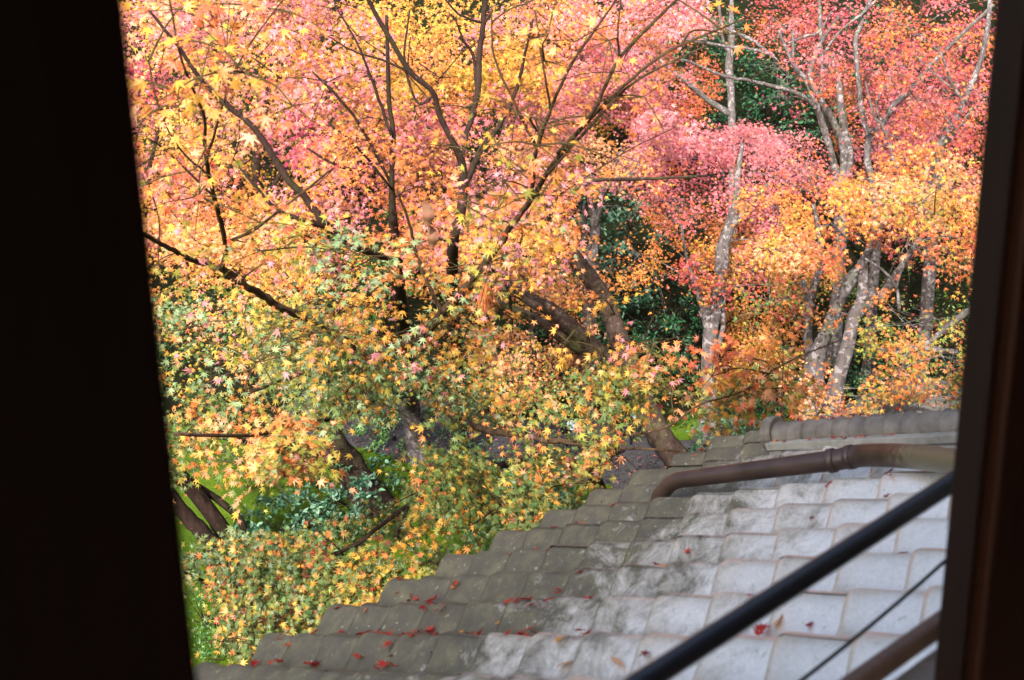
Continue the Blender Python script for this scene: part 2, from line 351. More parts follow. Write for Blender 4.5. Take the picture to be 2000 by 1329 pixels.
# descending ridge
def ridge_pt(t): # t 0 (eave end) .. 1 (house)
    n = RQ0[1] + (RQ1[1] - RQ0[1]) * t * 1.5; e = RQ0[0] + (RQ1[0] - RQ0[0]) * t * 1.5; lift = 0
    return e, n, lift
ridge = tag(empty('roof_ridge', RP(4.4 * H, 2.4 * H)), 'descending ridge of rounded grey cap tiles on flat tile layers', 'roof ridge')
def ridge_layer(name, hw, h0, h1, bulge=0):
    b = MB(); ts = np.linspace(-.005, 1, 26); Vv = []
    for t in ts:
        e, n, l = ridge_pt(t)
        for (a, h) in ((-hw, h0), (-hw, h1), (hw, h1), (hw, h0)): Vv.append(RP(e + a, n, h))
    b.add(Vv, [[i * 4 + k, i * 4 + (k + 1) % 4, i * 4 + 4 + (k + 1) % 4, i * 4 + 4 + k] for i in range(25) for k in range(4)] + [[0, 1, 2, 3][::-1], [100, 101, 102, 103]])
    o = b.build(name, M['ridge_flat' if 'flat' in name else 'ridge'], ridge, bevel=.003)
    ca = o.data.color_attributes.new('Col', 'FLOAT_COLOR', 'POINT'); ca.data.foreach_set('color', np.tile(np.array([.4, .62, .1, 1], np.float32), len(o.data.vertices)))
    return o
ridge_layer('ridge_base', .05, -.01, .034)
ridge_layer('flat_tile_layer', .082, .036, .062)
ridge_layer('flat_tile_layer', .09, .065, .091)
capn = 15
for i in range(capn):
    t0, t1 = i / capn, (i + 1.04) / capn
    (e0, n0, _), (e1, n1, _) = ridge_pt(t0), ridge_pt(t1); Vv = []; kk = 11
    for (e, n, r) in ((e0, n0, .052), (e0 + .06 * (e1 - e0), n0 + .06 * (n1 - n0), .058), (e0 + .16 * (e1 - e0), n0 + .16 * (n1 - n0), .0545), (e1, n1, .046)):
        for k in range(kk):
            a = math.pi * k / (kk - 1); Vv.append(RP(e + r * math.cos(a), n, 0.092 + r * .95 * math.sin(a)))
    fc = [[j * kk + k, j * kk + k + 1, (j + 1) * kk + k + 1, (j + 1) * kk + k] for j in range(3) for k in range(kk - 1)] + [list(range(kk))]
    o = meshobj('cap_tile', np.array(Vv), fc, M['ridge'], ridge, True)
    ca = o.data.color_attributes.new('Col', 'FLOAT_COLOR', 'POINT')
    ca.data.foreach_set('color', np.tile(np.array([random.random(), .46 - .012 * i + random.uniform(-.04, .04), .05, 1], np.float32), len(Vv)))
# end ornament: thick rounded disc at the eave end
e0, n0, _ = ridge_pt(0)
b = MB(); Vv = []; kk = 20
for (dn, r) in ((.0, .058), (.01, .068), (.035, .068), (.042, .058)):
    for k in range(kk): a = 2 * math.pi * k / kk; Vv.append(RP(e0 + r * math.cos(a), n0 + dn, .10 + r * math.sin(a)))
b.add(Vv, [[j * kk + k, j * kk + (k + 1) % kk, (j + 1) * kk + (k + 1) % kk, (j + 1) * kk + k] for j in range(3) for k in range(kk)] + [list(range(kk)), [60 + k for k in range(kk)]])
o = b.build('ridge_end_tile', M['ridge'], ridge, bevel=.003)
ca = o.data.color_attributes.new('Col', 'FLOAT_COLOR', 'POINT'); ca.data.foreach_set('color', np.tile(np.array([.6, .3, .1, 1], np.float32), len(o.data.vertices)))
# brown drain pipe lying down the roof beside the ridge
def on_roof(px, py, h):          # point h above the roof plane at a pixel
    a = P(px, py, 1.0) - O; o_ = RP(0, 0, h); t = ((o_ - O) @ RN) / (a @ RN); return O + a * t
pp = [on_roof(1325, 938, .10), on_roof(1480, 912, .10), on_roof(1625, 900, .10), on_roof(1688, 890, .10), on_roof(1780, 892, .11), on_roof(1880, 905, .11), on_roof(2050, 930, .12)]
_d = (pp[0] - pp[2]) / np.linalg.norm(pp[0] - pp[2])
print('pipe n', [(p - O) @ N for p in pp], n_e)
pq = np.vstack([[pp[0] + _d * .1 + U * -1.6, pp[0] + _d * .1 + U * -.12, pp[0] + _d * .085 + U * -.05, pp[0] + _d * .04 + U * -.012], np.linspace(pp[0], pp[2], 8)[:-1], catmull(pp[2:], 5)])
pr_r = list(np.interp(np.arange(len(pq)), [0, 4, 14, 40], [.026, .027, .033, .034]))
drain = tag(empty('drain_pipe', pp[2]), 'brown copper drain pipe with an elbow joint lying on the tiles', 'pipe')
b = MB(); b.tube(pq, pr_r, 20); o = b.build('pipe', M['pipe'], drain, True)
wgt = np.repeat(np.clip((np.arange(len(pq)) - 16) / 6, 0, 1.2), 20); ca = o.data.color_attributes.new('Col', 'FLOAT_COLOR', 'POINT')
ca.data.foreach_set('color', np.stack([wgt, wgt, wgt, np.ones_like(wgt)], 1).astype(np.float32).ravel())
for i in (11, 14):
    dd = pq[i + 1] - pq[i]; dd /= np.linalg.norm(dd); b = MB(); b.tube([pq[i] - dd * .012, pq[i] - dd * .009, pq[i] + dd * .009, pq[i] + dd * .012], [.0335, .036, .036, .0335], 20)
    b.build('joint_ring', M['pipe'], drain, True)
for px_, py_ in ((1868, 905),):
    q = on_roof(px_, py_, .10); b = MB()
    b.frame_box(q - .02 * E - .012 * S3 - .075 * RN, E, S3, RN, .04, .024, .042); b.build('bracket', M['lamp'], drain, bevel=.003)
# ------------------------------------------------------------------ leaves
def star(lobes):
    pts = []
    for i, (a, r) in enumerate(lobes):
        pts.append((math.radians(a), r))
        if i < len(lobes) - 1: pts.append((math.radians((a + lobes[i + 1][0]) / 2), min(.33, .38 * min(r, lobes[i + 1][1]) + .05)))
    pts.append((math.pi, .07))
    V = [(0, 0, 0)] + [(r * math.sin(a), r * math.cos(a), -.22 * r * r) for a, r in pts]
    n = len(pts); return np.array(V), np.array([[0, 1 + (i + 1) % n, 1 + i] for i in range(n)])
LEAF7 = star([(-128, .40), (-82, .74), (-40, .93), (0, 1.0), (40, .93), (82, .74), (128, .40)])
LEAF5 = star([(-108, .62), (-50, .92), (0, 1.0), (50, .92), (108, .62)])
OVAL = (np.array([(0, 0, 0), (.22, .3, .03), (.24, .62, .02), (0, 1, -.1), (-.24, .62, .02), (-.22, .3, .03)]), np.array([[0, 1, 2], [0, 2, 3], [0, 3, 4], [0, 4, 5]]))
def leaves_mesh(name, C, size, nrm, head, cols, tpl, material, parent=None):
    n = len(C); TV, TF = tpl; k = len(TV)
    nrm = nrm / np.linalg.norm(nrm, axis=1)[:, None]
    y = head - nrm * np.sum(head * nrm, 1)[:, None]; y /= np.linalg.norm(y, axis=1)[:, None] + 1e-9
    x = np.cross(y, nrm)
    curl = rng.uniform(.2, 2.6, n)
    nar = rng.uniform(.75, 1.1, n)
    V = C[:, None, :] + size[:, None, None] * (TV[None, :, 0:1] * nar[:, None, None] * x[:, None, :] + TV[None, :, 1:2] * y[:, None, :] + TV[None, :, 2:3] * curl[:, None, None] * nrm[:, None, :])
    V = V + (rng.normal(0, .05, (n, k, 1)) * size[:, None, None]) * nrm[:, None, :]
    Fc = (TF[None] + (np.arange(n) * k)[:, None, None]).reshape(-1, 3)
    cc = np.concatenate([np.repeat(cols, k, 0), np.ones((n * k, 1))], 1)
    return meshobj(name, V.reshape(-1, 3), Fc, material, parent, False, cc)
C_ = {k: np.array(lin(v)) for k, v in dict(OR=(232, 136, 56), OD=(216, 102, 54), YE=(230, 168, 52), YG=(172, 162, 58), GR=(104, 124, 60), GD=(84, 112, 56),
     SG=(150, 176, 120), PK=(222, 118, 128), RD=(196, 74, 72), CR=(176, 56, 84), PE=(240, 170, 118), BR=(136, 66, 44), OL=(150, 138, 58), PP=(228, 140, 146), LY=(232, 200, 100)).items()}  # SG: leaf green with the sky's gloss painted in as a pale highlight
PAL = {
 'near': dict(OR=5, YE=4, OD=2, PE=1, YG=.6, PP=.5), 'gold': dict(YE=6, OR=2.5, YG=2, LY=1), 'yelpink': dict(YE=3.6, PP=3.2, OR=2.2, PK=2.8, YG=.8, PE=2),
 'pinkor': dict(PK=4, PP=3, OR=2.5, YE=1.2, RD=1), 'pink': dict(PK=6, PP=1.6, RD=1.4, OD=1), 'crim': dict(CR=5, PK=3, RD=4), 'red': dict(RD=3.2, PK=4, OD=2, CR=1.2, OR=2, BR=1.6),
 'pale': dict(PE=4, PP=4, YE=2.4, YG=1.5, OR=1.5, SG=1.5), 'peach': dict(PE=4, OR=4, YE=3, PP=1, OD=1), 'orange': dict(OR=6, YE=3, PE=2, OD=1.5), 'orred': dict(OR=3, OD=4, PK=3, RD=2, YE=1),
 'green': dict(SG=4, GR=6, YG=2.5, GD=2, PE=.7, YE=.6), 'greeny': dict(GR=4.5, YG=4, YE=1.4, OR=1.0, GD=2, SG=1), 'lower': dict(OL=4, YG=3, YE=2, OR=1.6, GR=7, GD=6, BR=.7, OD=.3),  # lower and lowor: shade on the low foliage is mixed into these darker colours
 'lowor': dict(YE=3, OR=3.4, PE=1.2, YG=3, OL=1.5, GR=2.6, BR=.4), 'dull': dict(OL=4, YG=3, OR=3, GR=2, OD=1.5, BR=.7), 'rightor': dict(OR=5, YE=4, PE=1.5, OD=2, YG=1.2), 'dry': dict(OR=2, BR=3, OD=2)}
DOMF = {'lower': .25, 'lowor': .35, 'green': .4, 'greeny': .4, 'near': .4}
def pick(pal, n, dom=None):
    ks = list(PAL[pal]); p = np.array([PAL[pal][k] for k in ks], float); p /= p.sum()
    ch = rng.choice(len(ks), n, p=p); c = np.array([C_[k] for k in ks])[ch]
    if dom is not None:
        d = rng.random(n) < DOMF.get(pal, .66); c[d] = C_[dom]; c = c * .86 * rng.uniform(.85, 1.1)
    c = c * rng.uniform(.54, .96, (n, 1)); c = c * (1 + rng.normal(0, .07, (n, 3))); return np.clip(c * .93 + .07 * c.mean(1, keepdims=True), .01, .93)
HOLES = []      # (cx, cy, rx, ry, nearest depth that still fills): openings between the crowns
def hole(cx, cy, rx, ry, d0=0, d1=99): HOLES.append((cx, cy, rx, ry, d0, d1))
hole(1200, 465, 72, 85, 7, 14.7); hole(1280, 615, 95, 66, 6.7, 13.9); hole(1400, 640, 40, 40, 8, 12.9); hole(1480, 175, 105, 66, 9, 19); hole(1390, 140, 40, 55, 9, 19); hole(1600, 235, 22, 30, 9, 16)
hole(690, 895, 62, 75, 5.5, 11.2); hole(700, 875, 55, 30, 0, 12); hole(600, 985, 135, 50, 0, 10.5); hole(860, 855, 36, 26, 0, 12); hole(770, 860, 50, 30, 0, 12); hole(1265, 905, 60, 45, 5.9, 11.9); hole(1480, 770, 45, 22, 8, 12.5); hole(1240, 965, 45, 20, 0, 14)
hole(700, 940, 45, 40, 0, 11.4); hole(865, 858, 30, 20, 6, 12); hole(806, 825, 30, 62, 0, 12.2); hole(1290, 880, 60, 40, 6.6, 11.9); hole(735, 505, 22, 30, 6, 13); hole(1175, 410, 60, 40, 8, 14.5)
hole(1600, 690, 26, 50, 8.2, 11.3); hole(1655, 660, 22, 60, 8, 11.3); hole(1408, 490, 20, 45, 8, 12.7); hole(1388, 660, 20, 55, 8, 12.7); hole(1690, 560, 60, 34, 8, 11); hole(1590, 580, 18, 45, 8, 11)
hole(1120, 645, 90, 36, 5.6, 11.5); hole(1050, 592, 60, 24, 6, 11.2); hole(1215, 690, 26, 60, 7, 11.8); hole(1640, 270, 40, 80, 9, 13.6); hole(1429, 170, 14, 85, 9, 16.8); hole(1380, 195, 45, 14, 9, 16.8); hole(400, 995, 62, 52, 0, 9.8); hole(1780, 800, 70, 14, 6, 14)
hole(1000, 860, 60, 10, 6, 7); hole(1800, 600, 60, 60, 9, 99); hole(1500, 800, 50, 14, 8, 13); hole(1695, 300, 12, 60, 9, 13.6); hole(1760, 195, 50, 14, 9, 13); hole(1310, 840, 30, 20, 7, 12)
def in_holes(pts):
    x, y, d = proj(pts); bad = np.zeros(len(pts), bool); j = rng.normal(0, .16, len(pts))
    for cx, cy, rx, ry, d0, d1 in HOLES:
        bad |= (((x - cx) / rx) ** 2 + ((y - cy) / ry) ** 2 < (1 + j) ** 2) & (d > d0) & (d < d1) & (rng.random(len(pts)) < .93)
    return bad
def in_poly(x, y, poly):
    c = False; j = len(poly) - 1
    for i in range(len(poly)):
        (xi, yi), (xj, yj) = poly[i], poly[j]
        if (yi > y) != (yj > y) and x < (xj - xi) * (y - yi) / (yj - yi) + xi: c = not c
        j = i
    return c
LEAN = np.array([.08, -.46, .84])       # sprays hang out toward the open roof side
COVM = 2.0
def region(poly, d0, d1, pal, cov=1.7, s=.031, pr=.34, dom=None, pthick=.05, air=0.0):
    return dict(poly=[(float(a), float(b)) for a, b in poly], d=(d0, d1), pal=pal, cov=cov, s=s, pr=pr, dom=dom, th=pthick, air=air)
def rect(x0, y0, x1, y1): return [(x0, y0), (x1, y0), (x1, y1), (x0, y1)]
def near(limbs, k=.87):
    return [[(a, b, d * (k if b < 470 else 1 - (1 - k) * max(0, (620 - b) / 150) if b < 620 else 1), w * .9) for a, b, d, w in lb] for lb in limbs]
def maple(label, limbs, regions, bark, tpl=LEAF5, trunk_down=True, twigm=None, tbark=None, lbark=None, group=None, name='maple_tree', twig_r=.0035):
    """limbs: list of lists of (px, py, depth, width px); the first one is the trunk and is carried down to the soil"""
    L = []
    for i, lb in enumerate(limbs):
        q = np.array([P(a, b_, d) for a, b_, d, w_ in lb]); r = np.array([w_ * d / F / 2 for a, b_, d, w_ in lb])
        if i == 0 and trunk_down:
            p0 = q[0]; gz = float(hz(p0[0], p0[1])) - .15
            if p0[2] > gz + .05:
                drop = p0[2] - gz; dirv = (q[0] - q[1]); dirv[2] = 0; k_ = max(1, int(drop / .8)); ex = []; er = []
                for t in range(k_, 0, -1):
                    f = t / k_; ex.append(p0 + dirv * .25 * f * min(1, drop) + np.array([0, 0, -drop * f])); er.append(r[0] * (1 + .12 * drop * f * .5 + (.35 if t == k_ else 0)))
                q = np.vstack([ex, q]); r = np.concatenate([er, r])
        cq = catmull(np.column_stack([q, r]), 6); L.append(cq)
    root = tag(empty(name, tuple(L[0][0][:3] + np.array([0, 0, .1]))), label, 'tree', group)
    b = MB(); b.tube(L[0][:, :3], np.maximum(L[0][:, 3], .002), 12, lump=.09); b.build('trunk', M[tbark or bark], root, True)
    if len(L) > 1:
        b = MB()
        for cq in L[1:]:
            q = cq[:, :3].copy(); amp = cq[:, 3:4] * .35
            q += rng.normal(0, 1, q.shape) * np.minimum(amp, .006) * .5
            b.tube(q, np.maximum(cq[:, 3], .0022), 10, lump=.05)
        b.build('limbs', M[lbark or bark], root, True)
    nodes = [p for cq in L for p in cq[::2, :3]]; nr = [max(.003, p) for cq in L for p in cq[::2, 3]]
    AC, AS, AN, AH, AK = [], [], [], [], []; pads = []
    for rg in regions:
        xs_ = [p[0] for p in rg['poly']]; ys_ = [p[1] for p in rg['poly']]; dm = sum(rg['d']) / 2
        area = 0; pl = rg['poly']
        for i in range(len(pl)): area += pl[i - 1][0] * pl[i][1] - pl[i][0] * pl[i - 1][1]
        area = abs(area) / 2; rg['s'] *= 1.13; spx = rg['s'] * F / dm
        nleaf = int(COVM * rg['cov'] * area / (.95 * spx * spx)); prpx = rg['pr'] * F / dm
        npad = max(3, int(2.5 * area / (math.pi * prpx * prpx * .55))); per = max(6, nleaf // npad)
        c = 0; tries = 0
        while c < npad and tries < npad * 40:
            tries += 1
            x, y = random.uniform(min(xs_), max(xs_)), random.uniform(min(ys_), max(ys_))
            if not in_poly(x, y, pl): continue
            c += 1; pads.append((P(x, y, random.uniform(*rg['d'])), rg, per))
    # connect every spray to the tree, nearest first
    nodes_a = list(nodes); tb = MB(); order = sorted(range(len(pads)), key=lambda i: min(np.sum((pads[i][0] - q) ** 2) for q in nodes[::3]))
    for i in order:
        c, rg, per = pads[i]; na = np.array(nodes_a); dd = np.sum((na - c) ** 2, 1) + .5 * np.maximum(0, na[:, 2] - c[2]) ; j = int(np.argmin(dd)); a = na[j]
        ln = math.sqrt(max(1e-6, np.sum((a - c) ** 2)))
        mid = (a + c) / 2 + np.array([random.uniform(-.1, .1), random.uniform(-.1, .1), .06]) * ln
        q = catmull([a, mid, c], 4); r0 = min(.012, twig_r * (1 + .9 * ln)); 
        tb.tube(q, np.linspace(r0, twig_r * .7, len(q)), 5, cap=False); nodes_a += [q[3], q[-1]]
        # the spray: a fan of twigs with leaves along them
        pr = rg['pr'] * random.uniform(.7, 1.25); dirv = c - a; dirv[2] *= .3; 
        if np.linalg.norm(dirv) < 1e-3: dirv = np.array([0, -1., 0])
        dirv /= np.linalg.norm(dirv); nrm = LEAN + rng.normal(0, .2, 3); nrm /= np.linalg.norm(nrm)
        ex = np.cross(dirv, nrm); ex /= np.linalg.norm(ex) + 1e-9; ey = np.cross(nrm, ex)
        nt_ = 6
        ths = rng.uniform(-math.pi, math.pi, nt_); pos = []
        for th in ths:
            tip = c + pr * random.uniform(.6, 1.1) * (math.cos(th) * ey + math.sin(th) * ex); tip[2] -= .10 * pr
            tb.tube([c, (c + tip) / 2 + np.array([0, 0, .04 * pr]), tip], [twig_r * .6, twig_r * .45, twig_r * .25], 4, cap=False)
        n = max(4, int(per * random.uniform(.7, 1.3)))
        th = ths[rng.integers(0, nt_, n)] + rng.normal(0, .38, n); rr = pr * np.sqrt(rng.random(n)) * rng.uniform(.85, 1.1, n)
        pos = c + rr[:, None] * (np.cos(th)[:, None] * ey + np.sin(th)[:, None] * ex) + rng.normal(0, rg['th'], (n, 1)) * nrm
        pos[:, 2] -= .22 * rr * rr / pr
        ks = list(PAL[rg['pal']]); wts = np.array([PAL[rg['pal']][k] for k in ks], float); wts = np.cumsum(wts / wts.sum())
        fld = .5 + .5 * math.sin(c[0] * 1.7 + 1.3 * math.sin(c[2] * 2.1 + c[1]) + .8 * c[2] + rg['d'][0]) * math.cos(c[1] * 1.1 + c[2] * 1.9)
        dom = ks[min(len(ks) - 1, int(np.searchsorted(wts, min(.999, max(0, fld + random.gauss(0, .12))))))] 
        if rg['dom'] and random.random() < .7: dom = rg['dom']
        AC.append(pos); AS.append(rg['s'] * rng.uniform(.55, 1.25, n)); AN.append(nrm[None] * .85 + rng.normal(0, .30, (n, 3)) + np.array([0, -.20, .0]))
        out = (np.cos(th)[:, None] * ey + np.sin(th)[:, None] * ex); AH.append(out + rng.normal(0, .5, (n, 3)) + np.array([0, 0, -.35])); AK.append(pick(rg['pal'], n, dom))
    if tb.n: tb.build('twigs', M[twigm or bark], root, True)
    if AC:
        AC, AS, AN, AH, AK = map(np.concatenate, (AC, AS, AN, AH, AK)); keep = ~in_holes(AC)
        # keep clear of the roof plane and of the house
        hr = (AC - RP(0, 0)) @ RN; ecoord = (AC - O) @ E; ncoord = (AC - O) @ N
        keep &= ~((hr < .07) & (ncoord < n_e + .05)) & (ncoord > WA + .25)
        leaves_mesh('crown', AC[keep], AS[keep], AN[keep], AH[keep], AK[keep], tpl, M['leaf'], root)
        print(label[:40], keep.sum(), 'leaves')
    return root
g = 'maples in the garden'
# --- A: the nearest maple, two arching boughs reaching to the window
maple('large multicoloured maple whose two long arching boughs sweep toward the window', [
 [(822, 905, 12.4, 46), (815, 880, 12.5, 40), (808, 840, 12.5, 36), (800, 795, 12.3, 38), (792, 765, 11.8, 36), (765, 748, 10.6, 28), (735, 720, 9, 24), (700, 690, 7.6, 20)],
 [(700, 692, 7.6, 18), (735, 690, 7.4, 20), (780, 678, 7.1, 20), (830, 650, 6.9, 19), (870, 605, 6.6, 18), (915, 555, 6.4, 16), (960, 500, 6.1, 14), (1000, 440, 5.9, 12), (1040, 385, 5.6, 11), (1095, 300, 5.2, 9), (1160, 215, 4.9, 8), (1210, 115, 4.7, 7), (1320, 0, 4.5, 6), (1370, -60, 4.4, 5)],
 [(700, 690, 7.6, 16), (650, 650, 7.2, 17), (600, 622, 7, 16), (550, 602, 6.8, 16), (505, 572, 6.6, 15), (480, 560, 6.4, 14), (432, 524, 6.2, 13), (380, 510, 6, 11), (330, 485, 5.7, 10), (285, 460, 5.5, 9), (220, 425, 5.3, 8)],
 [(435, 525, 6.2, 11), (440, 475, 6, 10), (418, 385, 5.5, 9), (402, 300, 5, 8), (398, 225, 4.6, 6), (355, 120, 4.2, 5), (330, -10, 4, 4)],
 [(440, 475, 6, 7), (495, 450, 5.8, 6), (580, 385, 5.5, 5), (650, 330, 5.3, 4)], [(405, 310, 5, 6), (440, 190, 4.6, 5), (480, 100, 4.3, 4), (560, -10, 4.1, 3)],
 [(410, 345, 5.2, 5), (350, 290, 5, 4), (310, 210, 4.8, 4), (290, 120, 4.7, 3)], [(418, 385, 5.5, 5), (330, 300, 5.2, 4), (290, 270, 5, 3)],
 [(862, 608, 6.7, 8), (838, 560, 6.6, 8), (815, 500, 6.5, 7), (800, 440, 6.3, 6), (775, 370, 6.1, 4)],
 [(1040, 385, 5.6, 9), (1046, 300, 5.3, 8), (1075, 215, 5, 7), (1120, 120, 4.8, 6), (1190, 20, 4.6, 4), (1220, -30, 4.5, 3)], [(1046, 285, 5.3, 6), (1005, 200, 5.1, 5), (965, 110, 5, 4), (960, 10, 4.9, 3)],
 [(1075, 215, 5, 5), (1060, 120, 4.8, 4), (1045, 20, 4.7, 3)], [(1090, 300, 5.2, 8), (1180, 205, 4.9, 7), (1290, 110, 4.7, 6), (1410, 55, 4.6, 4), (1470, 30, 4.5, 3)],
 [(1060, 350, 5.4, 7), (1150, 250, 5, 6), (1240, 160, 4.8, 5), (1380, 90, 4.6, 4)], [(1210, 115, 4.7, 5), (1207, 60, 4.6, 4), (1215, -20, 4.5, 3)],
 [(735, 692, 7.4, 14), (690, 692, 7.3, 12), (640, 712, 7, 9), (560, 740, 6.6, 7), (480, 770, 6.2, 5)], [(830, 770, 11.6, 20), (860, 800, 9, 16), (940, 838, 7.8, 14), (1010, 848, 7.2, 13), (1090, 862, 6.9, 12), (1180, 855, 6.7, 7), (1290, 838, 6.4, 5), (1370, 790, 6.25, 4), (1450, 765, 6.1, 3.5), (1530, 712, 5.95, 3), (1640, 665, 5.8, 2.5)],
 [(1090, 862, 6.9, 8), (1180, 875, 6.6, 6), (1300, 880, 6.4, 5), (1500, 915, 6.2, 4)],
 [(765, 748, 10.6, 18), (700, 800, 8.5, 14), (600, 830, 7, 10), (480, 850, 6, 8), (340, 848, 5.5, 7)],
 ], [
 region(rect(255, -20, 640, 250), 3.7, 5.0, 'near', .5, .036, .2), region(rect(270, 230, 560, 460), 4.6, 6, 'near', .45, .031, .22),
 region([(930, -20), (1500, -20), (1440, 90), (1150, 330), (1000, 420), (930, 200)], 4.4, 5.4, 'gold', .17, .030, .2, 'OR'),
 region(rect(800, 230, 1060, 430), 5, 6, 'near', .22, .028, .2),
 region([(285, 400), (560, 430), (900, 330), (1100, 360), (1040, 470), (900, 600), (700, 600), (290, 520)], 5.6, 6.8, 'pale', .75, .030, .27),
 region([(300, 520), (560, 560), (700, 600), (900, 600), (930, 500), (1020, 470), (1160, 480), (1120, 540), (900, 680), (700, 680), (310, 620)], 6.2, 7.6, 'pale', .9, .030, .3, 'YE'),
 region([(310, 620), (540, 620), (700, 690), (780, 690), (800, 830), (560, 800), (330, 800)], 6.2, 8.2, 'green', 1.7, .030, .3),
 region([(330, 640), (500, 640), (520, 820), (340, 830)], 6, 7, 'pale', .5, .03, .25, 'SG'),
 region([(790, 700), (880, 640), (1000, 700), (1120, 760), (1000, 850), (860, 850), (800, 800)], 7.2, 8.8, 'green', 1.3, .030, .3),
 region([(840, 620), (930, 600), (960, 700), (880, 720)], 7.0, 7.8, 'gold', 1.0, .030, .24),
 region([(1120, 560), (1210, 560), (1210, 640), (1140, 650)], 6.3, 6.8, 'gold', .9, .030, .18),
 region([(1100, 660), (1250, 650), (1290, 700), (1150, 740)], 6.3, 6.9, 'peach', .8, .030, .2),
 region([(1240, 660), (1340, 650), (1330, 720), (1250, 740)], 6.2, 6.8, 'pinkor', .35, .028, .18),
 region([(330, 790), (640, 790), (660, 880), (560, 970), (350, 950)], 4.9, 6.6, 'lowor', 2.4, .031, .24),
 region([(700, 800), (1000, 760), (1300, 700), (1530, 690), (1560, 780), (1480, 850), (1200, 830), (960, 860)], 6.2, 7.6, 'lowor', 1.5, .031, .3),
 region([(1380, 690), (1600, 640), (1725, 615), (1715, 660), (1560, 730), (1400, 790)], 5.7, 6.5, 'peach', 1.1, .030, .2),

 ], 'bark_dark', LEAF7, twigm='twig_green', tbark='bark_pale', lbark='bark_bough', group=g)
# --- low sheet of foliage over the eave, from a maple standing right at the roof edge
maple('low spreading yellow green maple whose flat sprays hang over the eave', [
 [(1195, 1010, 10.9, 44), (1180, 985, 10.9, 34), (1172, 955, 10.7, 26), (1150, 920, 10.3, 22), (1080, 900, 9.4, 18), (1000, 905, 8.5, 14), (900, 930, 7.8, 11)],
 [(1000, 905, 8.5, 10), (1040, 960, 7.6, 7), (1075, 1040, 7.1, 4)], [(900, 930, 7.8, 10), (800, 985, 7.5, 9), (700, 1060, 7.3, 8), (600, 1110, 7.1, 6), (480, 1180, 6.9, 4)],
 [(800, 985, 7.5, 7), (760, 1080, 7.1, 6), (690, 1190, 6.8, 4)], [(1150, 920, 10.3, 12), (1170, 900, 8.8, 10), (1220, 880, 8, 6)]],
 [region([(380, 1090), (520, 1040), (700, 980), (860, 905), (1060, 900), (1110, 960), (1090, 1075), (960, 1100), (810, 1180), (690, 1230), (560, 1220), (420, 1300), (390, 1200)], 6.2, 8.2, 'lower', 6.2, .028, .28),
  region([(850, 860), (1040, 850), (1130, 900), (1120, 950), (900, 930)], 7.4, 8.8, 'lower', 1.8, .028, .28),
  region([(1120, 870), (1230, 870), (1260, 930), (1230, 960), (1140, 980), (1080, 940)], 7.6, 8.4, 'peach', 1.0, .024, .2, 'YG'),
  region([(395, 1230), (520, 1210), (520, 1260), (420, 1329)], 6.2, 7.0, 'lowor', .6, .028, .2)],
 'bark_dark', LEAF7, group=g)
# --- B
maple('brown leaning maple trunk forking left above the mossy lawn', [
 [(742, 1000, 11.5, 80), (720, 970, 11.5, 72), (695, 935, 11.5, 66), (672, 900, 11.4, 62), (655, 865, 11.2, 46), (645, 820, 11, 36), (640, 780, 10.7, 30), (625, 690, 10.4, 24), (600, 640, 10.1, 20), (560, 560, 9.8, 14)],
 [(668, 892, 11.35, 44), (620, 884, 11.1, 34), (570, 884, 10.9, 30), (520, 870, 10.7, 24), (450, 852, 10.4, 18), (330, 846, 10, 14), (250, 820, 9.8, 10)],
 [(652, 850, 11.2, 20), (600, 820, 10.8, 14), (540, 770, 10.4, 10), (470, 700, 10, 7)]],
 [region(rect(320, 620, 760, 800), 8.5, 10.5, 'greeny', .9, .030, .35), region([(330, 780), (560, 800), (620, 930), (500, 960), (350, 950)], 8.5, 10.2, 'greeny', 1.0, .030, .3)],
 'bark_brown', group=g)
# --- C three dark stems at the left post
maple('three dark slanting maple stems side by side beside the left post', [
 [(480, 1110, 10.45, 44), (462, 1082, 10.35, 34), (425, 1020, 10.1, 33), (375, 955, 9.9, 30), (320, 900, 9.6, 28), (240, 800, 9.3, 22)],
 [(462, 1095, 10.35, 34), (425, 1075, 10.1, 34), (390, 1035, 9.95, 32), (345, 985, 9.8, 28), (280, 900, 9.6, 26)],
 [(482, 1068, 10.35, 16), (470, 1020, 10.2, 15), (425, 975, 10.1, 14), (360, 935, 10, 12), (270, 880, 9.8, 10)],
 [(470, 1090, 9.8, 20), (450, 1165, 8.3, 12), (420, 1150, 7.8, 9), (385, 1130, 7.5, 7), (340, 1110, 7.3, 5)]],
 [region(rect(280, 560, 420, 900), 8.5, 10, 'greeny', .8, .030, .3), region([(380, 1090), (480, 1090), (500, 1200), (400, 1220)], 7.6, 8.6, 'green', .8, .028, .22)],
 'bark_dark', group=g)
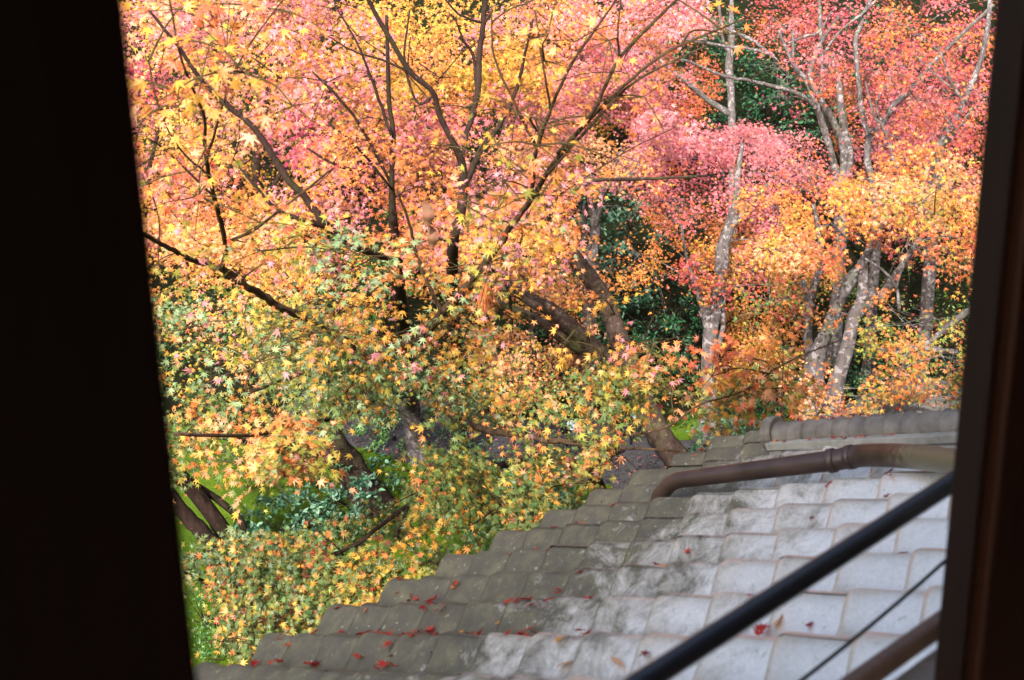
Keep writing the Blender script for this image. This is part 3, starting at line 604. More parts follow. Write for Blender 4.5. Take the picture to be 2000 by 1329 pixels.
# --- D upper dark-limbed maples
maple('tall maple with black forking limbs among yellow and pink leaves', near([
 [(902, 870, 12.6, 32), (894, 760, 11.8, 30), (886, 640, 10.8, 28), (884, 490, 10, 24), (900, 420, 9.9, 21), (905, 370, 9.8, 20), (902, 320, 9.7, 17), (886, 280, 9.6, 15), (858, 225, 9.5, 12), (845, 180, 9.4, 12), (800, 140, 9.3, 12), (770, 90, 9.2, 11), (735, 30, 9.1, 10), (710, -20, 9, 9)],
 [(905, 370, 9.8, 14), (935, 300, 9.7, 13), (968, 255, 9.6, 11), (1000, 200, 9.5, 9), (1020, 130, 9.4, 7), (1040, 40, 9.2, 5)],
 [(905, 300, 9.8, 10), (912, 260, 9.9, 11), (932, 185, 9.9, 14), (936, 110, 9.9, 13), (944, 50, 9.9, 12), (950, -20, 9.9, 11)],
 [(932, 185, 9.9, 8), (925, 110, 9.9, 7), (905, 80, 9.8, 5), (890, 40, 9.7, 4)], [(944, 50, 9.9, 5), (975, 0, 9.8, 4)], [(940, 45, 9.9, 5), (900, 30, 9.8, 5), (870, 0, 9.7, 4)],
 [(845, 190, 9.4, 7), (815, 200, 9.4, 6), (790, 120, 9.3, 5), (800, 20, 9.2, 4)], [(800, 140, 9.3, 6), (740, 115, 9.2, 5), (690, 100, 9.1, 4), (640, 70, 9, 3)]]),
 [region(rect(560, -20, 1060, 190), 9.3, 12, 'gold', 1.6, .030, .42), region(rect(800, 180, 1010, 250), 9, 9.8, 'crim', 1.0, .030, .3, 'PK'), region(rect(640, 0, 800, 100), 8.8, 10, 'pink', .6, .030, .3),
  region(rect(780, 230, 1100, 480), 9.5, 11.8, 'yelpink', 1.5, .030, .4), region(rect(980, 0, 1330, 250), 9.8, 12.5, 'pinkor', 1.6, .030, .4), region(rect(950, 380, 1130, 560), 9, 10.5, 'peach', .9, .029, .35)],
 'bark_dark', group=g)
maple('left rear maple with a long dark bough slanting through pink and yellow leaves', near([
 [(806, 850, 13.6, 34), (798, 740, 12.6, 34), (788, 650, 11.8, 32), (778, 560, 10.9, 30), (776, 500, 10.8, 26), (768, 440, 10.7, 20), (765, 360, 10.5, 13), (768, 260, 10.3, 11), (760, 200, 10.2, 10), (757, 110, 10, 9), (755, 30, 9.9, 7)],
 [(776, 510, 10.8, 16), (740, 500, 10.5, 16), (690, 480, 10.2, 17), (636, 440, 9.9, 18), (600, 390, 9.8, 16), (555, 340, 9.7, 15), (500, 255, 9.6, 14), (450, 210, 9.5, 12), (400, 165, 9.4, 10), (340, 80, 9.2, 8), (290, 20, 9.1, 6)],
 [(636, 442, 9.9, 13), (590, 430, 9.7, 12), (540, 408, 9.6, 9), (470, 330, 9.4, 6)], [(766, 270, 10.3, 8), (735, 180, 10.1, 7), (700, 90, 9.9, 5), (660, 20, 9.8, 4)],
 [(765, 360, 10.5, 7), (700, 240, 10.2, 7), (650, 180, 10, 6), (610, 140, 9.9, 4)], [(765, 370, 10.5, 6), (700, 290, 10.2, 6), (640, 240, 10, 4)], [(700, 335, 10.2, 8), (650, 320, 10, 7), (600, 290, 9.9, 4)],
 [(290, 360, 9.5, 12), (296, 310, 9.4, 10), (330, 200, 9.2, 6)]]),
 [region(rect(250, -20, 560, 200), 9.2, 11, 'yelpink', 1.4, .030, .42), region(rect(250, 160, 780, 460), 9.5, 11.5, 'yelpink', 1.5, .030, .42), region(rect(470, 240, 620, 330), 8.8, 9.6, 'crim', .9, .030, .28),
  region(rect(560, 430, 780, 500), 8.4, 9.4, 'red', 1.1, .030, .3), region(rect(260, 100, 320, 330), 9, 10, 'crim', 1.0, .030, .3), region(rect(640, 290, 860, 400), 8.6, 9.8, 'pinkor', 1.0, .030, .34),
  region(rect(300, 430, 760, 620), 8.6, 10.6, 'peach', 1.0, .030, .36), region(rect(430, 0, 700, 130), 9.5, 10.8, 'pinkor', .8, .030, .34)],
 'bark_dark', group=g)
# --- E big leaning trunk
maple('thick grey maple trunk leaning left with a heavy forked limb', [
 [(1360, 945, 12, 66), (1335, 915, 12, 56), (1300, 865, 12, 48), (1265, 805, 12, 46), (1240, 745, 12, 44), (1212, 670, 12, 40), (1188, 600, 12, 37), (1152, 545, 11.9, 34), (1112, 492, 11.8, 30), (1082, 458, 11.7, 24), (1042, 446, 11.5, 17), (985, 425, 11.3, 12), (930, 380, 11, 8)],
 [(1232, 728, 12, 30), (1190, 702, 11.9, 34), (1160, 682, 11.8, 38), (1120, 645, 11.6, 36), (1078, 607, 11.5, 30), (1045, 592, 11.4, 26), (1000, 566, 11.3, 22), (955, 556, 11.2, 16), (890, 530, 11, 10)],
 [(1150, 690, 11.8, 22), (1110, 668, 11.6, 22), (1060, 632, 11.5, 20), (1020, 612, 11.3, 18), (975, 592, 11.1, 14), (930, 560, 10.9, 8)],
 [(1040, 625, 11.4, 14), (1040, 660, 11.5, 11), (1045, 700, 11.6, 8)], [(1085, 460, 11.7, 16), (1075, 430, 11.6, 12), (1060, 380, 11.4, 8)],
 [(955, 520, 9.5, 5), (990, 560, 9.8, 6), (1000, 640, 10.5, 6)], [(1112, 376, 9.5, 6), (1170, 352, 9.8, 7), (1260, 350, 10.2, 6), (1400, 342, 10.6, 4)]],
 [region(rect(950, 450, 1200, 620), 11.9, 13.4, 'peach', 1.1, .026, .32, 'OR'), region(rect(900, 620, 1180, 760), 12, 13.4, 'peach', .9, .025, .32), region([(880, 640), (1000, 650), (1010, 840), (880, 840)], 10.2, 12.2, 'lowor', .9, .025, .32),
  region(rect(1000, 700, 1220, 850), 10.4, 12, 'greeny', .8, .025, .32)],
 'bark_brown', group=g)
maple('slim pale forked maple stem in front of dark evergreen leaves', [
 [(1150, 640, 13.3, 26), (1152, 560, 13.2, 24), (1157, 500, 13.1, 22), (1162, 445, 13.1, 19), (1152, 390, 13, 13), (1148, 340, 13, 9)],
 [(1160, 450, 13.1, 13), (1172, 400, 13, 10), (1188, 350, 12.9, 7)], [(1152, 545, 13.2, 10), (1130, 510, 13.1, 10), (1142, 460, 13.1, 9), (1140, 400, 13, 7)], [(1140, 505, 13.1, 8), (1158, 465, 13, 6)]],
 [region(rect(1060, 360, 1260, 415), 13.6, 15, 'peach', 1.4, .022, .3, 'YE'), region(rect(1060, 180, 1380, 380), 12, 14.5, 'pinkor', 1.4, .026, .42, 'PK'), region(rect(1060, 250, 1250, 350), 12, 13, 'orange', .6, .026, .3)],
 'bark_pale', group=g)
maple('knotted grey maple with a broken snag amid fine orange leaves', [
 [(1384, 780, 13, 36), (1386, 700, 13, 31), (1389, 640, 13, 30), (1400, 590, 13, 25), (1410, 525, 12.9, 27), (1411, 485, 12.9, 27), (1424, 442, 12.9, 22), (1438, 400, 12.8, 17), (1440, 350, 12.8, 12), (1450, 280, 12.8, 8)],
 [(1388, 640, 13, 26), (1378, 612, 13, 26), (1374, 602, 13, 20)], [(1380, 620, 13, 13), (1362, 570, 12.9, 12), (1346, 522, 12.8, 8), (1330, 440, 12.7, 5)], [(1398, 690, 13, 12), (1412, 640, 13, 10), (1413, 590, 13, 8), (1420, 540, 13, 5)],
 [(1424, 445, 12.9, 14), (1445, 425, 12.8, 13), (1462, 405, 12.7, 10), (1500, 360, 12.5, 6)]],
 [region([(1190, 520), (1240, 460), (1400, 395), (1560, 400), (1640, 480), (1560, 560), (1400, 560), (1280, 575), (1200, 570)], 13.1, 14.8, 'orange', 1.9, .024, .36), region(rect(1250, 360, 1500, 470), 12.5, 13.6, 'red', .7, .026, .3),
  region([(1290, 200), (1480, 225), (1600, 260), (1600, 400), (1400, 400), (1250, 400), (1250, 260)], 13.2, 15, 'pink', 1.9, .025, .42), region(rect(1360, 470, 1560, 600), 12, 12.8, 'orred', .8, .026, .3),
  region([(1400, 590), (1560, 580), (1570, 760), (1440, 780), (1350, 720)], 13.2, 14.5, 'orange', 1.1, .020, .3, 'YE'), region([(1280, 520), (1400, 520), (1420, 590), (1350, 600)], 12.6, 13.2, 'orred', .7, .026, .26)],
 'bark_pale', group=g)
# --- H
maple('pale three stemmed maple spotted with lichen behind the roof ridge', [
 [(1590, 870, 12, 56), (1588, 815, 11.9, 50), (1588, 760, 11.8, 46), (1594, 700, 11.7, 36), (1618, 640, 11.6, 26), (1638, 592, 11.6, 24), (1662, 548, 11.5, 25), (1684, 515, 11.5, 20), (1720, 440, 11.4, 12), (1740, 350, 11.3, 8)],
 [(1585, 770, 11.8, 26), (1577, 742, 11.8, 22), (1576, 736, 11.8, 18)], [(1590, 730, 11.8, 22), (1578, 660, 11.7, 18), (1580, 610, 11.7, 17), (1590, 560, 11.6, 17), (1604, 515, 11.5, 13), (1600, 460, 11.4, 9), (1590, 400, 11.3, 7)],
 [(1578, 590, 11.7, 14), (1570, 558, 11.7, 13), (1566, 550, 11.7, 10)]],
 [region([(1480, 440), (1600, 380), (1900, 330), (1900, 500), (1700, 500), (1560, 520)], 9.6, 10.8, 'rightor', .8, .028, .34), region([(1440, 420), (1560, 350), (1760, 340), (1920, 290), (1920, 540), (1700, 520), (1560, 540), (1480, 500)], 10.4, 12.4, 'rightor', 1.5, .028, .4), region(rect(1560, 740, 1720, 850), 10, 11.5, 'rightor', 1.2, .026, .26),
  region(rect(1450, 520, 1600, 640), 10.6, 11.8, 'dull', .5, .026, .3)],
 'bark_pale', group=g)
maple('lichen blotched maple trunk forking right above the roof ridge', [
 [(1618, 860, 11.5, 42), (1632, 760, 11.4, 34), (1644, 715, 11.35, 29), (1658, 668, 11.3, 27), (1668, 622, 11.3, 27), (1682, 596, 11.3, 27), (1686, 552, 11.3, 20), (1688, 500, 11.3, 14)],
 [(1676, 605, 11.3, 20), (1714, 586, 11.2, 19), (1740, 552, 11.1, 17), (1757, 526, 11, 14), (1800, 460, 10.9, 9)],
 [(1757, 605, 10.6, 7), (1750, 560, 10.6, 6), (1726, 530, 10.5, 5), (1690, 505, 10.4, 4)], [(1750, 565, 10.6, 5), (1760, 530, 10.5, 4)],
 [(1960, 575, 10, 18), (1896, 606, 10.1, 15), (1850, 640, 10.2, 13), (1800, 675, 10.3, 9), (1740, 690, 10.4, 6)], [(1870, 690, 10, 12), (1800, 680, 10.2, 10), (1770, 690, 10.3, 9), (1760, 730, 10.3, 7)]],
 [region([(1640, 560), (1900, 620), (1900, 760), (1880, 790), (1700, 760), (1650, 700)], 9.4, 11.4, 'dull', 1.2, .026, .32), region([(1720, 700), (1890, 640), (1880, 800), (1760, 800)], 9, 10.4, 'rightor', .9, .028, .28, 'OR'),
  region([(1640, 820), (1720, 730), (1860, 740), (1720, 800)], 9.4, 10.4, 'lowor', .6, .026, .24)],
 'bark_pale', group=g)
# --- I J K far pale maples
maple('straight white barked maple with long bare side branches far back', [
 [(1432, 330, 17, 17), (1429, 245, 17, 15), (1428, 185, 17, 15), (1424, 126, 17, 16), (1429, 76, 17, 13), (1428, 20, 17, 9), (1430, -40, 17, 8)],
 [(1427, 225, 17, 13), (1383, 196, 16.9, 11), (1350, 168, 16.8, 11), (1315, 140, 16.7, 9), (1270, 105, 16.6, 7), (1200, 100, 16.5, 5)], [(1424, 100, 17, 8), (1414, 88, 17, 7), (1407, 33, 17, 6), (1400, -20, 17, 5)],
 [(1300, 72, 16.5, 4), (1350, 79, 16.4, 5), (1416, 90, 16.3, 6), (1466, 96, 16.2, 6), (1512, 108, 16.1, 4)], [(1405, 50, 16.6, 5), (1459, 73, 16.5, 7), (1484, 90, 16.4, 6), (1520, 120, 16.3, 4)],
 [(1200, 60, 16.5, 3), (1290, 55, 16.4, 4), (1380, 80, 16.3, 4)]],
 [region(rect(1050, -20, 1420, 90), 16, 18.5, 'pinkor', 1.4, .028, .45), region(rect(1060, 80, 1340, 200), 15.5, 17.5, 'pink', 1.3, .026, .42), region(rect(1380, -20, 1600, 70), 16.8, 18.5, 'orred', .6, .028, .4)],
 'bark_pale', group=g)
maple('clump of pale spotted maple stems twisting upward at right', [
 [(1642, 430, 14, 26), (1638, 364, 14, 22), (1631, 331, 14, 15), (1621, 291, 14, 13), (1605, 238, 14, 14), (1592, 199, 13.9, 12), (1575, 159, 13.9, 10), (1550, 126, 13.8, 8), (1520, 60, 13.7, 6)],
 [(1640, 370, 14, 18), (1648, 331, 14, 16), (1645, 281, 14, 15), (1628, 238, 14, 14), (1608, 205, 13.9, 12), (1582, 149, 13.8, 10), (1600, 90, 13.8, 8), (1640, 30, 13.7, 6)],
 [(1645, 360, 14, 14), (1661, 314, 14, 13), (1650, 258, 14, 16), (1641, 199, 13.9, 15), (1638, 152, 13.9, 11), (1625, 120, 13.8, 8)], [(1600, 215, 14, 7), (1605, 159, 14, 7), (1603, 66, 14, 8), (1598, -20, 14, 8)],
 [(1595, 212, 13.9, 9), (1582, 199, 13.9, 8), (1549, 179, 13.8, 8), (1466, 159, 13.7, 7), (1416, 149, 13.6, 6), (1350, 122, 13.5, 5), (1300, 110, 13.4, 4)], [(1549, 120, 13.8, 6), (1549, 60, 13.8, 6)],
 [(1540, 85, 13.8, 5), (1570, 72, 13.8, 6), (1600, 62, 13.7, 5), (1625, 22, 13.6, 4)], [(1612, 100, 13.7, 6), (1640, 62, 13.6, 5), (1690, 22, 13.5, 5), (1730, -20, 13.4, 4)]],
 [region(rect(1500, -20, 1760, 200), 13.8, 16, 'red', .8, .028, .38), region(rect(1510, 90, 1640, 160), 12.4, 13.2, 'red', .9, .030, .26, 'PK'), region(rect(1550, 280, 1700, 400), 12.6, 13.6, 'orred', .8, .028, .3), region(rect(1450, 330, 1640, 400), 12.6, 13.6, 'pinkor', .7, .026, .3)],
 'bark_pale', group=g)
maple('pale maple forking into a long limb toward the right post', [
 [(1712, 440, 13.6, 20), (1704, 357, 13.6, 15), (1694, 315, 13.6, 13), (1698, 268, 13.6, 14), (1711, 252, 13.5, 13), (1727, 236, 13.5, 13), (1747, 205, 13.4, 13), (1780, 175, 13.3, 10), (1813, 132, 13.2, 8), (1880, 66, 13, 7), (1940, 10, 12.9, 6)],
 [(1697, 270, 13.6, 11), (1682, 212, 13.6, 10), (1678, 166, 13.6, 9), (1671, 83, 13.6, 10), (1681, 50, 13.6, 9), (1700, 0, 13.5, 8), (1710, -30, 13.5, 7)],
 [(1752, 340, 13, 6), (1740, 290, 13, 6), (1724, 245, 13, 7), (1708, 228, 13, 5), (1690, 160, 13, 4)], [(1724, 245, 13, 4), (1712, 200, 13, 4), (1740, 150, 12.9, 3)]],
 [region(rect(1640, -20, 1940, 200), 13, 15.5, 'red', .8, .029, .42), region(rect(1690, 160, 1940, 360), 13.4, 15.5, 'red', .8, .029, .4), region(rect(1680, 120, 1940, 340), 12, 13.5, 'orred', .35, .029, .3)],
 'bark_pale', group=g)
maple('mottled grey maple limb rising against the right window post', [
 [(1830, 360, 12.4, 24), (1833, 298, 12.4, 22), (1847, 265, 12.4, 20), (1870, 225, 12.3, 15), (1888, 185, 12.3, 12), (1913, 126, 12.3, 12), (1928, 60, 12.2, 10), (1935, -20, 12.2, 8)],
 [(1838, 290, 12.4, 8), (1865, 260, 12.2, 7), (1900, 210, 12, 5)], [(1880, 222, 11.6, 6), (1880, 200, 11.6, 6), (1857, 159, 11.5, 5), (1840, 110, 11.4, 4), (1822, 90, 11.4, 3)], [(1857, 170, 11.5, 4), (1820, 140, 11.5, 3), (1790, 110, 11.5, 3)]],
 [region(rect(1780, 60, 1940, 330), 11.4, 13, 'orred', .6, .029, .36, 'RD'), region(rect(1740, 300, 1930, 380), 11, 12.2, 'rightor', .9, .029, .32)],
 'bark_pale', group=g)
# far yellow maples filling the slope on the left
maple('distant golden maple on the slope behind the dark limbs', [
 [(520, 560, 17, 24), (515, 450, 17, 20), (500, 330, 17, 16), (520, 200, 17, 12), (540, 60, 17, 8)], [(512, 400, 17, 10), (600, 250, 17, 8), (680, 120, 17, 6)], [(510, 420, 17, 10), (420, 280, 17, 7), (360, 120, 17, 5)]],
 [region(rect(240, -30, 820, 620), 15.5, 18.5, 'yelpink', 1.6, .034, .6, 'YE')], 'bark_dark', group=g)
maple('distant orange maple on the slope behind the forked black limbs', [
 [(950, 560, 17.5, 24), (960, 430, 17.5, 20), (980, 300, 17.5, 14), (1000, 150, 17.5, 10), (1010, 20, 17.5, 7)], [(965, 400, 17.5, 9), (880, 250, 17.5, 7), (840, 100, 17.5, 5)], [(970, 380, 17.5, 9), (1080, 240, 17.5, 7), (1150, 80, 17.5, 5)]],
 [region(rect(800, -30, 1130, 620), 16, 18.5, 'peach', 1.6, .034, .6), region(rect(1100, -30, 1380, 300), 18, 20, 'orred', 1.4, .034, .6)], 'bark_dark', group=g)
maple('distant red maple on the upper right slope', [
 [(1780, 500, 17.5, 20), (1780, 380, 17.5, 16), (1770, 250, 17.5, 12), (1790, 120, 17.5, 9), (1800, 0, 17.5, 6)], [(1775, 300, 17.5, 8), (1690, 150, 17.5, 6)], [(1775, 280, 17.5, 8), (1870, 130, 17.5, 6)]],
 [region([(1500, -30), (1960, -30), (1960, 560), (1640, 560), (1700, 320), (1640, 120), (1500, 60)], 16.5, 19, 'red', 1.3, .034, .6)], 'bark_dark', group=g)
# ------------------------------------------------------------------ evergreen shrubs and trees
EG = {'dark': [lin((26, 62, 36)), lin((38, 80, 46)), lin((18, 44, 28)), lin((54, 98, 62))], 'blue': [lin((52, 92, 66)), lin((80, 122, 92)), lin((40, 72, 56)), lin((110, 146, 120))],
      'mid': [lin((52, 92, 40)), lin((78, 118, 52)), lin((38, 70, 32))], 'olive': [lin((60, 84, 30)), lin((88, 110, 42)), lin((40, 60, 28))]}
def shrub(name, label, blobs, pal, s, dens=1.0, cat='shrub', stem=True, group=None):
    """blobs: (px, py, depth, rx m, rz m)"""
    bp = [(P(x, y, d), rx, rz) for x, y, d, rx, rz in blobs]; c0 = bp[0][0]; gz = float(hz(c0[0], c0[1]))
    root = tag(empty(name, (c0[0], c0[1], gz)), label, cat, group); b = MB(); AC = []; AN = []; AH = []
    for c, rx, rz in bp:
        gq = np.array([c[0], c[1], float(hz(c[0], c[1])) - .05]); base = gq * .6 + np.array([c0[0], c0[1], gz - .05]) * .4
        b.tube(catmull([base, (base + c) / 2 + rng.normal(0, .06, 3), c], 4), np.linspace(.03, .012, 9) if False else [.022 * max(.5, rx)] * 8 + [.008], 6)
        for k in range(9):
            dv = rng.normal(0, 1, 3); dv[2] = abs(dv[2]) * .6; dv /= np.linalg.norm(dv); b.tube([c - [0, 0, rz * .3], c + dv * np.array([rx, rx, rz]) * .7], [.005, .002], 4, cap=False)
        n = int(dens * 260 * rx * rz * 4 * (0.05 / s) ** 2 * 1.7); 
        ncl = max(8, n // 26); cd_ = rng.normal(0, 1, (ncl, 3)); cd_ /= np.linalg.norm(cd_, axis=1)[:, None]
        cr = (.55 + .45 * rng.random(ncl) ** .6)[:, None]; cc = c + cd_ * cr * np.array([rx, rx, rz])
        k = rng.integers(0, ncl, n); pos = cc[k] + rng.normal(0, 1, (n, 3)) * np.array([.10, .10, .06]) * max(rx, .35)
        AC.append(pos); AN.append(cd_[k] * .7 + rng.normal(0, .5, (n, 3)) + np.array([0, -.25, .55])); AH.append(cd_[k] + rng.normal(0, .6, (n, 3)))
    b.build('stems', M['bark_dark'], root, True)
    AC, AN, AH = map(np.concatenate, (AC, AN, AH)); gq = hz(AC[:, 0], AC[:, 1]) + .02; kp = AC[:, 2] > gq; AC, AN, AH = AC[kp], AN[kp], AH[kp]; n = len(AC)
    pc = np.array(EG[pal]); col = pc[rng.integers(0, len(pc), n)] * rng.uniform(.7, 1.15, (n, 1))
    leaves_mesh('foliage', AC, s * rng.uniform(.7, 1.25, n), AN, AH, col, OVAL, M['green'], root); return root
shrub('evergreen_tree', 'dark green evergreen seen behind the slim pale forked stem', [(1200, 500, 15.6, .65, .75), (1130, 440, 16.2, .6, .7), (1230, 420, 15.8, .55, .6), (1180, 590, 15.4, .6, .5)], 'blue', .07, 1.1, 'tree')
shrub('evergreen_tree', 'rounded dark evergreen in the opening left of the broken snag', [(1275, 620, 14.4, .62, .55), (1210, 640, 14.6, .45, .45), (1320, 650, 14.6, .4, .5), (1400, 560, 15.2, .5, .5), (1260, 760, 14.0, .7, .5)], 'dark', .05, 1.3, 'tree')
shrub('evergreen_tree', 'far dark green conifer mass behind the white barked trunk', [(1400, 170, 21, 1.1, 1.0), (1500, 190, 21.5, 1.1, 1.0), (1580, 230, 21, .9, .9), (1340, 60, 22, 1.2, 1.0)], 'dark', .075, 1.3, 'tree')
shrub('evergreen_tree', 'dark evergreen branches high among the pink maples at right', [(1780, 80, 18.5, .8, .5), (1700, 60, 18.5, .7, .5), (1620, 230, 18, .6, .6)], 'dark', .07, .9, 'tree')
shrub('evergreen_shrub', 'dark green shrub just left of the roof ridge end', [(1470, 850, 11.6, .4, .35), (1530, 800, 12, .4, .3), (1420, 850, 12, .4, .3)], 'dark', .04, 1.6)
shrub('evergreen_shrub', 'dark shrub between the lichen trunks and the ridge', [(1700, 740, 13, .55, .4), (1780, 770, 12.8, .6, .35), (1860, 760, 12.8, .5, .4), (1560, 760, 13, .4, .5)], 'dark', .04, 1.2)
shrub('camellia_shrub', 'glossy blue green camellia with reddish buds in front of the leaning brown trunk', [(640, 970, 10.9, .42, .28), (560, 1030, 10.5, .42, .25), (700, 1000, 10.8, .3, .24), (730, 935, 11.5, .22, .2), (470, 1060, 10.3, .3, .25)], 'blue', .055, 2.6)
shrub('evergreen_shrub', 'feathery green shrub beside the small moss lawn', [(765, 860, 12.9, .34, .28), (740, 830, 13.2, .3, .3), (770, 800, 13.6, .42, .42)], 'mid', .035, 1.3)
shrub('evergreen_shrub', 'blue green shrub behind the ringed pale trunk', [(790, 790, 14.4, .55, .4), (690, 800, 14.2, .5, .35), (880, 810, 14.6, .55, .35)], 'blue', .04, 1.2)
shrub('evergreen_shrub', 'low green shrub right of the ringed pale trunk', [(900, 890, 11.9, .3, .25), (960, 930, 11.4, .42, .35), (1040, 950, 11.2, .42, .35), (880, 960, 11.2, .4, .25)], 'blue', .035, 1.4)
shrub('evergreen_shrub', 'green shrub tucked against the eave below the dark curved stump', [(1140, 1020, 10.8, .34, .22), (1080, 1020, 10.5, .3, .25), (1000, 1050, 10.2, .4, .25)], 'blue', .035, 1.4)
shrub('boxwood_shrub', 'small leaved glossy boxwood at the lowest corner of the eave', [(470, 1270, 9.2, .4, .3), (560, 1230, 9.3, .35, .25), (400, 1200, 9.4, .35, .3), (700, 1180, 9.6, .5, .25)], 'mid', .026, 1.4)
shrub('evergreen_shrub', 'olive green thicket on the slope behind the left boughs', [(660, 560, 15.3, .7, .6), (760, 500, 15.5, .5, .6), (560, 640, 15, .7, .5), (420, 640, 15, .8, .5)], 'mid', .045, 1.0)
shrub('evergreen_shrub', 'dark thicket on the slope above the gravel path', [(1000, 700, 15, .8, .5), (1100, 760, 14.6, .7, .45), (900, 740, 14.8, .8, .5), (1080, 560, 15.5, .7, .6), (1180, 800, 13.8, .5, .3)], 'dark', .045, 1.1)
shrub('evergreen_shrub', 'olive bush on the sunny slope beside the right post', [(1800, 590, 15.5, .9, .6), (1720, 640, 15.2, .6, .5), (1870, 660, 15, .6, .5)], 'olive', .04, .9)
# red buds of the camellia stay part of that plant; rocks behind the ridge
def rock(px, py, d, r, label):
    c = P(px, py, d); bm = bmesh.new(); bmesh.ops.create_icosphere(bm, subdivisions=3, radius=1)
    for v in bm.verts:
        k = 1 + .18 * math.sin(v.co.x * 3 + px) + .15 * math.sin(v.co.y * 4.3 + v.co.z * 2.5) + random.uniform(-.03, .03); v.co = Vector((v.co.x * r * 1.3 * k, v.co.y * r * k, v.co.z * r * .8 * k))
    me = bpy.data.meshes.new('garden_rock'); bm.to_mesh(me); bm.free(); me.materials.append(M['stone']); o = link('garden_rock', me)
    o.location = (c[0], c[1], float(hz(c[0], c[1])) + r * .45); tag(o, label, 'rock')
rock(1760, 830, 12.2, .55, 'large dark mossy rock behind the middle of the roof ridge'); rock(1850, 830, 11.9, .5, 'dark mossy rock behind the ridge beside the right post'); rock(1455, 860, 12.4, .3, 'small dark rock behind the ridge end')
# ------------------------------------------------------------------ leaf litter on the ground
n = 6500; x = rng.uniform(-6, 7, n); y = rng.uniform(7, 20, n)
pos = np.stack([x, y, hz(x, y) + .10 * (y > 13) + .07], 1)
litter = leaves_mesh('leaf_litter', pos, rng.uniform(.018, .034, n), np.array([0, 0, 1.]) + rng.normal(0, .25, (n, 3)), rng.normal(0, 1, (n, 3)), np.where(rng.random((n, 1)) < .5, pick('dry', n), pick('orred', n)), LEAF5, M['leaf'])
tag(litter, 'fallen maple leaves scattered over moss and slope', 'fallen leaves', kind='stuff')
# ------------------------------------------------------------------ fallen leaves on the roof: individual leaves
def proto_leaf(tpl, col, curl):
    n = 1; me = leaves_mesh('tmp', np.zeros((1, 3)), np.ones(1), np.array([[0, 0, 1.]]), np.array([[0, 1., 0]]), np.array([col]), tpl, M['leaf']); m_ = me.data; bpy.data.objects.remove(me)
    for v in m_.vertices: v.co.z += curl * (v.co.x ** 2 * .8 + v.co.y ** 2 * .3)
    return m_
RED = [proto_leaf(LEAF7, lin(c), k) for c, k in (((190, 52, 34), .7), ((168, 36, 32), .3), ((208, 70, 44), 1.0), ((150, 40, 44), .5))]
ORA = [proto_leaf(LEAF7, lin(c), k) for c, k in (((232, 130, 48), .5), ((214, 104, 44), .9), ((226, 160, 62), .3))]
TAN = [proto_leaf(OVAL, lin((222, 176, 138)), .8)]
def fallen(p, kind, size, label, grp):
    m_ = random.choice({'r': RED, 'o': ORA, 't': TAN}[kind]); o = link('fallen_leaf', m_); tag(o, label, 'leaf', grp)
    nrm = Vector(RN) + Vector(rng.normal(0, .28, 3)); o.rotation_mode = 'QUATERNION'
    o.rotation_quaternion = nrm.to_track_quat('Z', 'Y') @ Vector((0, 0, 1)).rotation_difference(Vector((0, 0, 1))) ; o.rotation_quaternion = o.rotation_quaternion @ Matrix.Rotation(random.uniform(0, 6.28), 3, 'Z').to_quaternion()
    o.scale = (size * random.uniform(.7, 1), size, size); o.location = tuple(p)
def tile_h(e, n):
    u = ((e + 2.6) / cw) % 1.0; v = ((n_e - n) / nh) % 1.0
    return float(prof(np.array([u]))[0]) + .002 + .014 * (1 - v)
def roof_at(px, py):
    q = on_roof(px, py, .02); e, n = (q - O) @ E, (q - O) @ N; return e, n
GR, GO = 'red fallen leaves on the roof tiles', 'orange fallen leaves on the roof tiles'
cnt = 0
spots = [(1055, 1222, 9, 20), (880, 1165, 9, 22), (1150, 1172, 8, 22), (850, 1228, 10, 28), (735, 1225, 5, 18), (800, 1285, 5, 20), (900, 1250, 4, 16), (1590, 940, 3, 14), (1745, 962, 7, 14), (1490, 1240, 3, 10), (1100, 1145, 4, 18), (700, 1255, 6, 25), (600, 1300, 6, 25), (470, 1310, 4, 25), (1010, 1180, 4, 20), (1310, 1095, 3, 15), (1270, 1120, 3, 10), (1720, 1085, 1, 3), (1780, 1085, 1, 3), (1120, 1245, 3, 20)]
for sx, sy, k, sp in spots:
    for i in range(k):
        e, n = roof_at(sx + random.gauss(0, sp), sy + random.gauss(0, sp * .22))
        if WA < n < n_e: 
            # litter gathers in the troughs
            u = ((e + 2.6) / cw) % 1.0; e2 = e + (.56 - u) * cw * .8 if random.random() < .8 else e
            fallen(RP(e2, n, tile_h(e2, n) + random.uniform(.006, .022)), 'r', random.uniform(.022, .034), 'red fallen maple leaf caught in a trough of the roof tiles', GR)
tries = 0
while cnt < 120 and tries < 3000:
    tries += 1; e = random.uniform(.3, 4.3); n = n_e - abs(random.gauss(0, 1.0)) - .02
    if n < 1.0: continue
    q = RP(e, n); px, py, d = proj(q)
    if not (380 < px < 1880 and py < 1330): continue
    if random.random() < (px - 900) / 1300: continue
    kd = random.choices('rro', [1, 1, 1])[0]; cnt += 1
    fallen(RP(e, n, tile_h(e, n) + .007), kd, random.uniform(.016, .030), 'red fallen maple leaf caught in a trough of the roof tiles' if kd == 'r' else 'small orange fallen maple leaf lying on the roof tiles', GR if kd == 'r' else GO)
for px, py, sz, lab in ((1092, 1312, .05, 'long pale dry leaf at the bottom edge left of the metal pole'), (1205, 1308, .05, 'cream curled dry leaf just left of the metal pole'), (1520, 1237, .055, 'tan dry leaf on bright tiles under the metal pole')):
    e, n = roof_at(px, py); fallen(RP(e, n, tile_h(e, n) + .012), 't', sz, lab, None)
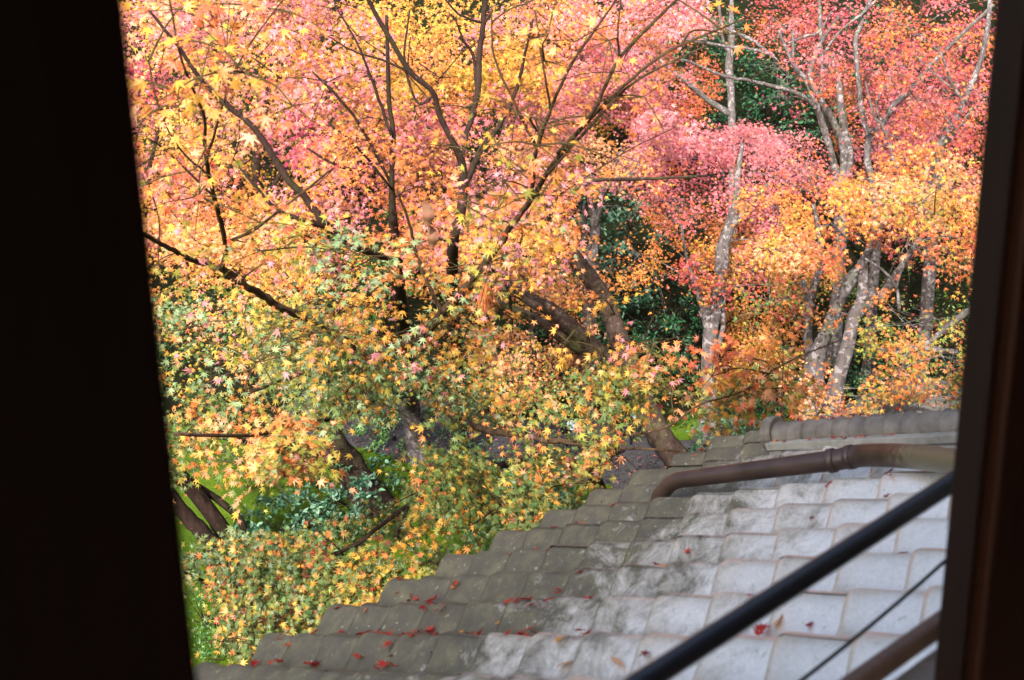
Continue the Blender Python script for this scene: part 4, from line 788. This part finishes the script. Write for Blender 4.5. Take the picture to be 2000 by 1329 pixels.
for i in range(34):
    t = random.random() ** 1.4; e, n, _ = ridge_pt(t); off = random.choice([-.078, -.072, -.03, 0]); hh = .096 if off < -.05 else .148
    fallen(RP(e + off, n, hh), random.choice('rrro'), random.uniform(.013, .022), 'tiny fallen leaf resting on the tile ridge', 'fallen leaves on the roof ridge')
# ------------------------------------------------------------------ things caught in the branches
q = P(950, 562, 6.2); b = MB()
for i in range(46):
    a = rng.normal(0, 1, 3) * np.array([.018, .018, 0]); l_ = random.uniform(.08, .15)
    b.tube([q + a * .25 + [0, 0, .02], q + a + [0, 0, -l_ * .5], q + a * 1.5 + rng.normal(0, .006, 3) + [0, 0, -l_]], [.0016, .0013, .0006], 4, cap=False)
tag(b.build('needle_tuft', M['straw']), 'reddish brown tuft of dry needles hanging from the right arching bough', 'dry needles')
def curled(px, py, d, L, label):
    c = P(px, py, d); V = []; n = 9
    for i in range(n):
        t = i / (n - 1); wd = L * .22 * math.sin(math.pi * min(1, t * .96 + .03)) ** .7
        for k in range(5):
            s = (k - 2) / 2; V.append(c + np.array([s * wd + .15 * L * math.sin(t * 3), -.35 * wd * (1 - s * s) + .01 * math.sin(t * 9), -L * t]))
    tag(meshobj('withered_leaf', np.array(V), [[i * 5 + k, i * 5 + k + 1, i * 5 + k + 6, i * 5 + k + 5] for i in range(n - 1) for k in range(4)], simple('withered_' + str(px), lin((104, 70, 50)), .85, 0, .3, 30), None, True), label, 'leaf')
curled(828, 392, 5.2, .11, 'large brown withered leaf hanging limp among the pink leaves'); curled(838, 440, 5.3, .10, 'smaller brown withered leaf hanging right below the larger one')
# garden floodlights
def flood(px, py, label, h=.3):
    g_ = GP(px, py); root = tag(empty('garden_floodlight', tuple(g_)), label, 'lamp')
    b = MB(); b.tube([g_ + [0, 0, 0], g_ + [0, 0, h]], [.012, .012], 8); b.build('spike', M['lamp'], root)
    c = g_ + np.array([0, 0, h]); ax = np.array([.5, -.6, .62]); ax /= np.linalg.norm(ax)
    b = MB(); b.tube([c - ax * .07, c - ax * .05, c + ax * .05, c + ax * .075], [.02, .045, .055, .06], 14); b.build('lamp_head', M['lamp'], root, True)
    b = MB(); b.tube([c + ax * .076, c + ax * .079], [.05, .05], 14); b.build('lens', M['glass'], root)
flood(1232, 872, 'small black garden floodlight at the far edge of the gravel path'); flood(1108, 905, 'small dark garden floodlight by the path under the low branch', .35)
